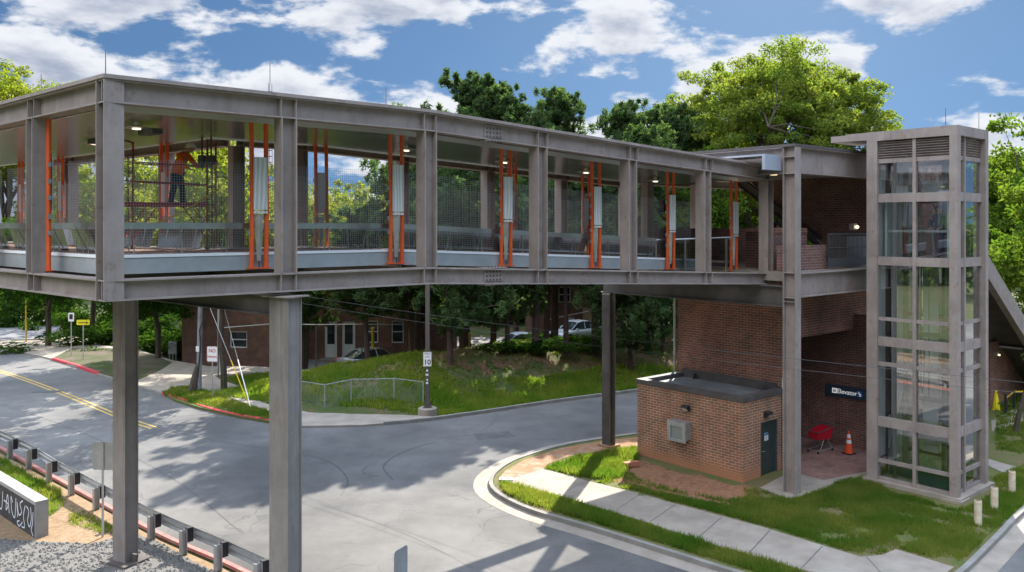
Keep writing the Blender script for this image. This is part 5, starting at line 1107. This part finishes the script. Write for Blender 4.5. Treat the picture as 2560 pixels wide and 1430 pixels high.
m=MB(); m.tube([*tp,tp[0]],.02,6); m.tube([(.46,-.3,.98),(.6,-.28,1.03),(.6,.28,1.03),(.46,.3,.98)],.018,6); m.build('rim_handle',DGREY,t)
m=MB(); m.tube([(-.5,-.22,.12),(.5,-.26,.12),(.5,.26,.12),(-.5,.22,.12),(-.5,-.22,.12)],.018,6); m.tube([(.42,-.24,.14),(.2,-.2,.52)],.018,6); m.tube([(.42,.24,.14),(.2,.2,.52)],.018,6); m.tube([(-.3,-.2,.13),(.0,-.18,.53)],.018,6); m.build('frame',GALV,t)
for x,y in ((-.48,-.22),(-.48,.22),(.48,-.26),(.48,.26)): m=MB(); m.tube([(x,y-.015,.06),(x,y+.015,.06)],.06,10); m.build('castor',BLACK,t)
bol=thing('bollard','short cream painted steel bollard with rust','bollard',(0,0,.1),0)
m=MB(); m.lathe((0,0,0),[(.11,0),(.11,.72),(.1,.76)],16); m.build('pipe',CREAM,bol); m=MB(); m.lathe((0,0,.74),[(.095,0),(.08,.025),(.02,.03)],14); m.build('cap',mat('rusty cap',(.2,.12,.08),.9),bol)
for i,(px,py,lab) in enumerate(((2445,1312,'short cream bollard, nearest the street, with peeling paint'),(2486,1276,'short cream bollard beside the corner of the elevator base, middle of three'),(2530,1232,'short cream bollard farthest right and back of the three'))):
    c=G(px,py,.12); L_=(c.x,c.y,.1)
    if i==0: bol.location=L_; bol['label']=lab; bol['group']='bollards by the elevator'
    else: dup(bol,L_,i*1.1,lab,'bollards by the elevator')
c=G(2490,1022,.15); t=thing('caution_floor_cone','tall yellow caution cone standing by the brick wall right of the tower','caution cone',(c.x,c.y,.1),.3)
m=MB(); m.lathe((0,0,0),[(.2,0),(.17,.05),(.15,.3),(.05,.92),(.03,.96)],8); m.build('cone_body',mat('caution yellow',(.85,.72,.02),.45),t)
m=MB(); m.plate([(-.06,.3),(.06,.3),(0,.42)],1,-.16,-.148); m.build('warning_mark',BLACK,t)
bb=thing('black_bollard','thin black metal bollard','bollard',(0,0,.1),0,'black bollards with caution tape'); m=MB(); m.lathe((0,0,0),[(.055,0),(.055,.95),(.03,1.0)],12); m.build('pipe',BLACK,bb)
BP=[]
for i,(px,py,lab) in enumerate(((2514,1033,'thin black bollard nearest the yellow cone'),(2535,1024,'thin black bollard at the right, holding the tape end'))):
    c=G(px,py,.12); BP.append(c)
    if i==0: bb.location=(c.x,c.y,.1); bb['label']=lab
    else: dup(bb,(c.x,c.y,.1),0,lab)
m=MB(); c0=G(2490,1022,.15); pts=[Vector((c0.x,c0.y,.95)),Vector((BP[0].x,BP[0].y,.8)),Vector((BP[1].x,BP[1].y,.98)),Vector((BP[1].x+1.6,BP[1].y+.2,.95))]
for i in range(3): a,b=pts[i],pts[i+1]; m.face([a,b,b+Vector((0,0,.07)),a+Vector((0,0,.07))])
tag(m.build('caution_tape',YELLOW),'yellow caution tape tied to the black bollards','tape')
struct(MB().prism([onI(*p) for p in ((2478,1052),(2500,1040),(2560,1012),(2640,995),(2640,1025),(2560,1052),(2480,1078))],.1,.125).build('path',CONC),'pale path leading behind the elevator tower')
struct(MB().prism([onI(*p) for p in ((2440,1150),(2500,1178),(2560,1194),(2625,1207),(2630,1184),(2560,1172),(2500,1156),(2450,1140))],.1,.125).build('path',CONC),'narrow concrete path behind the bollards')
# far radio mast
a=A(675,0,400); t=thing('radio_mast','distant lattice radio mast above the bridge roof','radio mast',(a.x,400,3),0)
m=MB()
for s in range(3):
    an=s*2.094; m.tube([(1.3*math.cos(an),1.3*math.sin(an),0),(.9*math.cos(an),.9*math.sin(an),74)],.16,4)
for k in range(26): m.lathe((0,0,2.8*k),[(1.2,0),(1.2,.35)],3)
m.build('lattice',mat('mast steel',(.14,.15,.18),.7),t); m=MB(); m.tube([(0,0,74),(0,0,84)],.16,5); m.build('antenna',DGREY,t)
# ============================================================ TREES
def leaves(C,Rr,n,size,flat=1.0,seed=0,elong=1.0):
    """n leaf rhombi scattered in blobs C (k,3) of radius Rr"""
    g=np.random.default_rng(seed); C=np.asarray(C); Rr=np.asarray(Rr); k=g.integers(0,len(C),n)
    d=g.normal(size=(n,3)); d/=np.linalg.norm(d,axis=1)[:,None]; r=g.random(n)**.45
    P=C[k]+d*(Rr[k]*r)[:,None]*np.array([1,1,flat])
    a=g.normal(size=(n,3)); a/=np.linalg.norm(a,axis=1)[:,None]; b=g.normal(size=(n,3)); b=b-a*(a*b).sum(1)[:,None]; b/=np.linalg.norm(b,axis=1)[:,None]
    s=(size*g.uniform(.6,1.3,n))[:,None]; V=np.stack([P-a*s*elong,P-b*s*.5,P+a*s*elong,P+b*s*.5],1).reshape(-1,3); return V
def mesh_np(name,V,mt):
    n=len(V)//4; me=bpy.data.meshes.new(name); me.vertices.add(len(V)); me.vertices.foreach_set('co',V.astype(np.float32).ravel())
    me.loops.add(n*4); me.loops.foreach_set('vertex_index',np.arange(n*4,dtype=np.int32)); me.polygons.add(n); me.polygons.foreach_set('loop_start',np.arange(0,n*4,4,dtype=np.int32)); me.update(); me.validate(); me.materials.append(mt)
    o=bpy.data.objects.new(name,me); COL.objects.link(o); return o
def limb(m,p,q,r0,r1,g,n=4,wob=.08):
    p,q=Vector(p),Vector(q); L=(q-p).length; pts=[]
    for i in range(n+1):
        t=i/n; o=Vector((g.uniform(-1,1),g.uniform(-1,1),g.uniform(-.5,.5)))*L*wob*math.sin(math.pi*t); pts.append(p.lerp(q,t)+o+Vector((0,0,L*.06*math.sin(math.pi*t))))
    m.tube(pts,[r0+(r1-r0)*i/n for i in range(n+1)],6,False); return pts
def deciduous(name,label,h,cr,cb,nl,leaf,mt,seed,tr=.3,limbs=8,subs=5,flat=.75,clump=.16,fork=.35,low=.15,shell=70):
    """crown of radius cr from height cb to h"""
    g=random.Random(seed); t=thing(name,label,'tree'); m=MB(); cz=(cb+h)/2; ch=(h-cb)/2
    top=Vector((g.uniform(-.3,.3),g.uniform(-.3,.3),cb+(h-cb)*fork)); tk=limb(m,(0,0,-.6),top,tr,tr*.6,g,5,.03)
    C=[];Q=[]
    for i in range(limbs):
        an=6.283*i/limbs+g.uniform(-.4,.4); e=g.uniform(-low*3,1.35); rr=cr*(.55+.3*g.random()); tip=Vector((rr*math.cos(e)*math.cos(an),rr*math.cos(e)*math.sin(an),cz+ch*.72*math.sin(e)))
        st_=tk[g.choice((3,4,5))]; lp_=limb(m,st_,tip,tr*.42,tr*.13,g,4,.1)
        for j in range(subs):
            b=lp_[g.choice((2,3,4))]; d=Vector((g.gauss(0,1),g.gauss(0,1),g.gauss(.25,.8))).normalized()*cr*g.uniform(.25,.55); e2=b+d
            # keep inside a lumpy envelope
            rel=Vector((e2.x/cr,e2.y/cr,(e2.z-cz)/ch)); 
            if rel.length>1.0: rel=rel/rel.length*g.uniform(.86,1.02); e2=Vector((rel.x*cr,rel.y*cr,cz+rel.z*ch))
            sp_=limb(m,b,e2,tr*.12,tr*.04,g,3,.12); 
            for k in range(3):
                c=e2+Vector((g.gauss(0,1),g.gauss(0,1),g.gauss(0,.7)))*cr*clump*.9; C.append(tuple(c)); Q.append(cr*clump*g.uniform(.6,1.25))
    for i in range(int(shell)):
        u=g.uniform(-.75,1); an=g.uniform(0,6.283); w_=math.sqrt(1-u*u); lump=.84+.13*math.sin(3*an+seed)*math.sin(2.3*u*3+seed)+.05*math.sin(7*an); rr=g.uniform(.72,1.0)*lump
        C.append((cr*rr*w_*math.cos(an),cr*rr*w_*math.sin(an),cz+ch*rr*u)); Q.append(cr*clump*g.uniform(.45,.95))
    m.build('trunk',BARK,t); V=leaves(C,Q,nl,leaf,flat,seed); o=mesh_np('crown',V,mt); o.parent=t; return t
def pine(name,label,h,cb,cr,nl,mt,seed,tr=.28,lean=(0,0),whorls=20,leaf=.1,needle=2.2,topt=.55):
    g=random.Random(seed); t=thing(name,label,'tree'); m=MB(); tk=[]
    for i in range(9): u=i/8; tk.append(Vector((lean[0]*u*h+.25*math.sin(u*5+seed)*u,lean[1]*u*h+.2*math.sin(u*4+seed*2),-.6+(h+.3)*u)))
    m.tube(tk,[tr*(1-.85*i/8) for i in range(9)],8,False); C=[];Q=[]
    def at(z): 
        u=min(.999,max(0,(z+.6)/(h+.3)))*8; i=int(u); return tk[i].lerp(tk[i+1],u-i)
    for wv in range(whorls):
        u=(wv+g.uniform(-.3,.3))/(whorls-1); z=cb+(h-cb-.4)*max(0,u); rad=cr*(.45+.55*math.sin(math.pi*min(1,.28+u*.62)))*(1-topt*max(0,u-.65)/.35)
        for k in range(g.choice((4,5,6))):
            an=g.uniform(0,6.283); L=rad*g.uniform(.45,1.1); b=at(z); tip=b+Vector((L*math.cos(an),L*math.sin(an),L*g.uniform(.2,.95)))
            bp=limb(m,b,tip,tr*.16,.02,g,3,.08)
            for q in range(9):
                f=.3+.095*q; c=b.lerp(tip,min(1.08,f))+Vector((g.gauss(0,.4),g.gauss(0,.4),g.uniform(-.2,.7))); C.append(tuple(c)); Q.append(L*.04+g.uniform(.08,.24))
    C.append(tuple(tk[-1])); Q.append(.6)
    m.build('trunk',BARKP,t); V=leaves(C,Q,nl,leaf,1.35,seed,needle); o=mesh_np('crown',V,mt); o.parent=t; return t
LF_O=leafmat('oak leaves',(.10,.155,.03),(.19,.215,.05),.52,.35,1.5)
LF_Y=leafmat('yellow green leaves',(.13,.17,.02),(.21,.22,.035),.55,.5,1.5)
LF_G=leafmat('fresh green leaves',(.065,.125,.02),(.12,.165,.03),.52,.4,1.5)
LF_D=leafmat('deep green leaves',(.028,.065,.014),(.05,.1,.018),.4,.7,1.6)
LF_P=leafmat('pine needles',(.045,.08,.035),(.09,.135,.06),.4,.9,1.7)
def put(t,px,D,z=None,rz=None): 
    x=(px-1280)/F*D; t.location=(x,D,hz(x,D) if z is None else z)
    if rz is not None: t.rotation_euler=(0,0,rz)
    return t
def again(src,px,D,label,sc=1.0,rz=0.0,scz=None,name=None):
    t=dup(src,None,rz,label,src.get('group'),(sc,sc,scz or sc)); return put(t,px,D)
oak=put(deciduous('oak_tree','huge fresh green oak with a wide open crown above the station roof',20.6,9.3,7.0,140000,.12,LF_O,11,.55,16,9,.75,.085,.12,.15,520),1948,62)
oak['group']=None if False else 'trees behind the bridge'
yt=put(deciduous('leafy_tree','yellow green round tree above the left end of the bridge roof',25.5,7.4,8,42000,.16,LF_Y,5,.4,11,7,.75,.16),20,80)
rt=put(deciduous('leafy_tree','bright green tree filling the right edge behind the elevator tower',16.2,6.0,3.0,26000,.19,LF_G,21,.3,10,6,.8,.16),2590,58)
mt_=put(deciduous('leafy_tree','fresh green tree seen through the first bridge bay beside the scaffold',15.5,4.8,2.4,20000,.15,LF_Y,31,.24,9,6,.8,.16),330,52)
sh_=put(deciduous('leafy_tree','deep green street tree standing left of the left bridge pier',10.0,4.6,1.9,26000,.13,LF_D,41,.24,9,5,.8,.18),395,58)
again(sh_,120,64,'deep green tree with a dark trunk near the far left side street',1.0,2.1,.95)
again(sh_,235,69,'deep green tree between the two left street trees, behind the yellow sign',1.05,4.0,1.1)
again(mt_,560,47,'yellow green tree seen through the bay left of the second bridge post',.86,1.2,.95)
again(mt_,470,60,'tall thin yellow green tree whose twigs top the bridge roof',.95,3.3,1.2)
again(mt_,180,78,'yellow green tree behind the left wing of the bridge',1.0,5.0,1.0)
again(yt,640,66,'yellow green tree behind the brick house, right of the scaffold',.6,2.4,.58)
again(yt,760,58,'loose yellow tree seen right of the second bridge post',.55,.6,.52)
again(rt,925,66,'green bushy tree behind the house with white doors',.7,1.0,.66)
again(rt,1560,70,'fresh green tree behind the three tall pines, left of the oak',.8,2.2,.85)
again(rt,1720,56,'green tree seen through the last bridge bays',.74,3.6,.80)
again(rt,1830,72,'green tree at the foot of the oak, behind the landing',1.0,.3,.9)
again(rt,2120,74,'green tree between the oak and the elevator tower',.9,4.4,.8)
again(rt,2440,82,'far green tree above the stair enclosure',1.0,5.2,.95)
again(rt,2700,46,'green tree beyond the right edge of the lawn',.8,2.9,.8)
p1=put(pine('pine_tree','tallest dark pine with a broad crown above the bridge roof',17.6,5.0,5.0,56000,LF_P,3,.34,(0,0),16),1160,53)
p2=put(pine('pine_tree','slim dark pine in the trunk group right of the lamp post',15.6,6.4,2.9,26000,LF_P,8,.27,(.01,0),14),1385,54)
again(p2,1335,50.5,'dark pine with a thick trunk in front of the left white car',1.0,2.0,.8)
again(p2,1050,56,'slim dark pine at the left side of the tallest pine',1.0,5.0,.93)
again(p2,1560,60,'short dark pine between the slim pine and the oak',1.05,4.1,1.02)
again(p2,1362,52.5,'leaning dark pine in the middle of the trunk group',.8,1.3,.72)
again(p2,1418,51.5,'thin dark pine at the right side of the trunk group',.72,5.3,.66)
again(p2,1488,52,'dark pine just left of the rear station pier',.85,3.0,.7)
p3=put(pine('pine_tree','pine with a bent trunk growing in front of the silver car',15,5.2,3.6,30000,LF_P,15,.22,(-.02,0),15),922,51)
again(p3,1012,52,'slanting pine right of the silver car',.9,2.5,.8)
again(p3,1240,52,'dark pine at the left of the left white car',1.0,4.4,1.0)
again(p3,762,56,'dark pine left of the white house doors',.6,5.5,.5)
again(p3,1610,54,'dark pine right of the rear station pier',1.0,1.6,.9)
again(p3,1665,60,'dark pine next to the brick station wall',1.1,3.3,1.0)
bu=thing('bush','dark rounded bush beside the side street at the far left','bush'); V=leaves([(x,y,.7+.5*z) for x,y,z in rng.normal(size=(26,3))*[1.2,.7,.8]],[.7]*26,7000,.1,.8,3); V[:,2]=np.abs(V[:,2]); mesh_np('foliage',V,LF_D).parent=bu
m=MB(); [m.tube([(0,0,-.2),(math.cos(a)*.8,math.sin(a)*.5,1.0)],[.05,.02],5,False) for a in range(6)]; m.build('stems',BARK,bu)
put(bu,55,78); bu.scale=(2.6,1.4,1.9)
for px,D,sc,lab in ((215,72,(2.2,1,1.1),'low dark hedge behind the two left sign posts'),(290,66,(2.4,1,1.0),'dark hedge partly hidden by the left pier'),(410,63,(1.6,1,1.0),'dark bush under the left street tree'),(470,62,(1.0,.8,1.2),'dark bush at the corner of the left brick house'),(1000,51,(1.0,.8,.35),'low bush at the crest of the grassy bank, left of the lamp post'),(1290,50,(1.3,.7,.4),'low pale bush at the bank crest below the left white car'),(1440,52.5,(1.5,.8,.5),'low bush at the bank crest below the right white car'),(-120,80,(3,1.5,2.2),'large dark bush beyond the left picture edge')):
    b=dup(bu,None,px*.1,lab); put(b,px,D); b.scale=sc
    b['group']='bushes'
bu['group']='bushes'
# small leaning tree on the right lawn
c=G(2538,1080,.12); t=thing('young_tree','small leaning tree with a thin grey trunk on the right lawn','tree',(c.x,c.y,.1),0)
m=MB(); m.tube([(0,0,-.1),(.15,.0,.8),(.5,.1,1.8),(.95,.1,2.9)],[.12,.1,.08,.04],8); m.tube([(.5,.1,1.8),(1.6,.2,2.6)],[.05,.02],6); m.build('trunk',BARK,t)
V=leaves([(1.2,.2,3.3),(1.9,.3,2.9),(1.4,-.3,3.7)],[.7,.6,.5],1500,.08,.8,4); mesh_np('crown',V,LF_G).parent=t
# far woods closing the view at the ground line
def woods(px0,px1,D,h,label,mt,seed,n=60000):
    g=np.random.default_rng(seed); k=260; x=g.uniform((px0-1280)/F*D,(px1-1280)/F*D,k); y=D+g.uniform(0,16,k); hh=h*(.72+.28*np.sin(x*.21+seed)*np.sin(x*.083)+.1*g.normal(size=k))
    C=[(x[i],y[i],hh[i]*u) for i in range(k) for u in (.15,.4,.65,.88)]; o=mesh_np('woodland',leaves(C,[2.6]*len(C),n,.42,.9,seed),mt); stuff(o,label,'woodland')
woods(-500,1350,104,11,'distant green woodland behind the left half of the bridge',LF_G,5,80000)
woods(1150,3100,98,13,'distant green woodland behind the right half of the scene',LF_G,9,90000)

sx_=['dense dark pine shading the bank crest behind the speed limit sign','dark low pine between the two white cars','dark pine behind the right white car','full dark pine filling the gap left of the brick wall','dark pine behind the chain link fence','dark pine at the right end of the white-door house','dark pine behind the tan house wall']
for (px,D,sc,rz,scz),lab in zip(((1060,60,1.0,.4,.55),(1375,68,1.1,2.2,.9),(1500,70,1.2,3.6,.8),(1640,72,1.3,.9,.9),(905,70,.9,5.0,.5),(1165,68,1.1,1.9,.6),(1290,76,1.3,.2,.9)),sx_): again(p3,px,D,lab,sc,rz,scz)
woods(350,1900,84,10.5,'dark dense woodland close behind the houses',LF_D,13,90000)

p4=put(pine('pine_tree','broad low pine whose boughs hang over the bank right behind the lamp post',10.5,1.6,4.4,34000,LF_P,27,.2,(0,0),13),1125,46.5); 
again(p4,1262,50,'broad low pine between the lamp post and the left white car',.9,2.0,.9)
again(mt_,860,74,'pale yellow green tree seen between the second and third bridge posts',1.05,2.7,.95)
again(mt_,1010,78,'pale yellow green tree behind the third bridge post',1.1,.7,.9)
p3.scale=(1,1,.64); oak.scale=(1.06,1,1)
again(p4,1580,51,'broad low pine right behind the rear station pier',.9,5.2,.85)
again(p4,1650,55,'broad low pine beside the downspout of the station wall',1.0,.7,.9)

def woods_line(a,b,h,label,mt,seed,n):  # unseen woods added around the view for the tower glass to reflect
    g=np.random.default_rng(seed); k=200; t_=g.random(k); x=a[0]+(b[0]-a[0])*t_+g.uniform(-6,6,k); y=a[1]+(b[1]-a[1])*t_+g.uniform(-6,6,k); hh=h*(.75+.25*np.sin(t_*23+seed))
    C=[(x[i],y[i],hh[i]*u) for i in range(k) for u in (.15,.4,.65,.88)]; o=mesh_np('woodland',leaves(C,[2.8]*len(C),n,.55,.9,seed),mt); stuff(o,label,'woodland')
woods_line((-105,105),(-95,-60),12,'unseen woodland added left of the view for the glass to reflect',LF_G,3,40000)
woods_line((-95,-62),(95,-62),12,'unseen woodland added behind the camera for the glass to reflect',LF_D,6,40000)
woods_line((98,-60),(105,100),12,'unseen woodland added right of the view to close the ring',LF_G,8,40000)
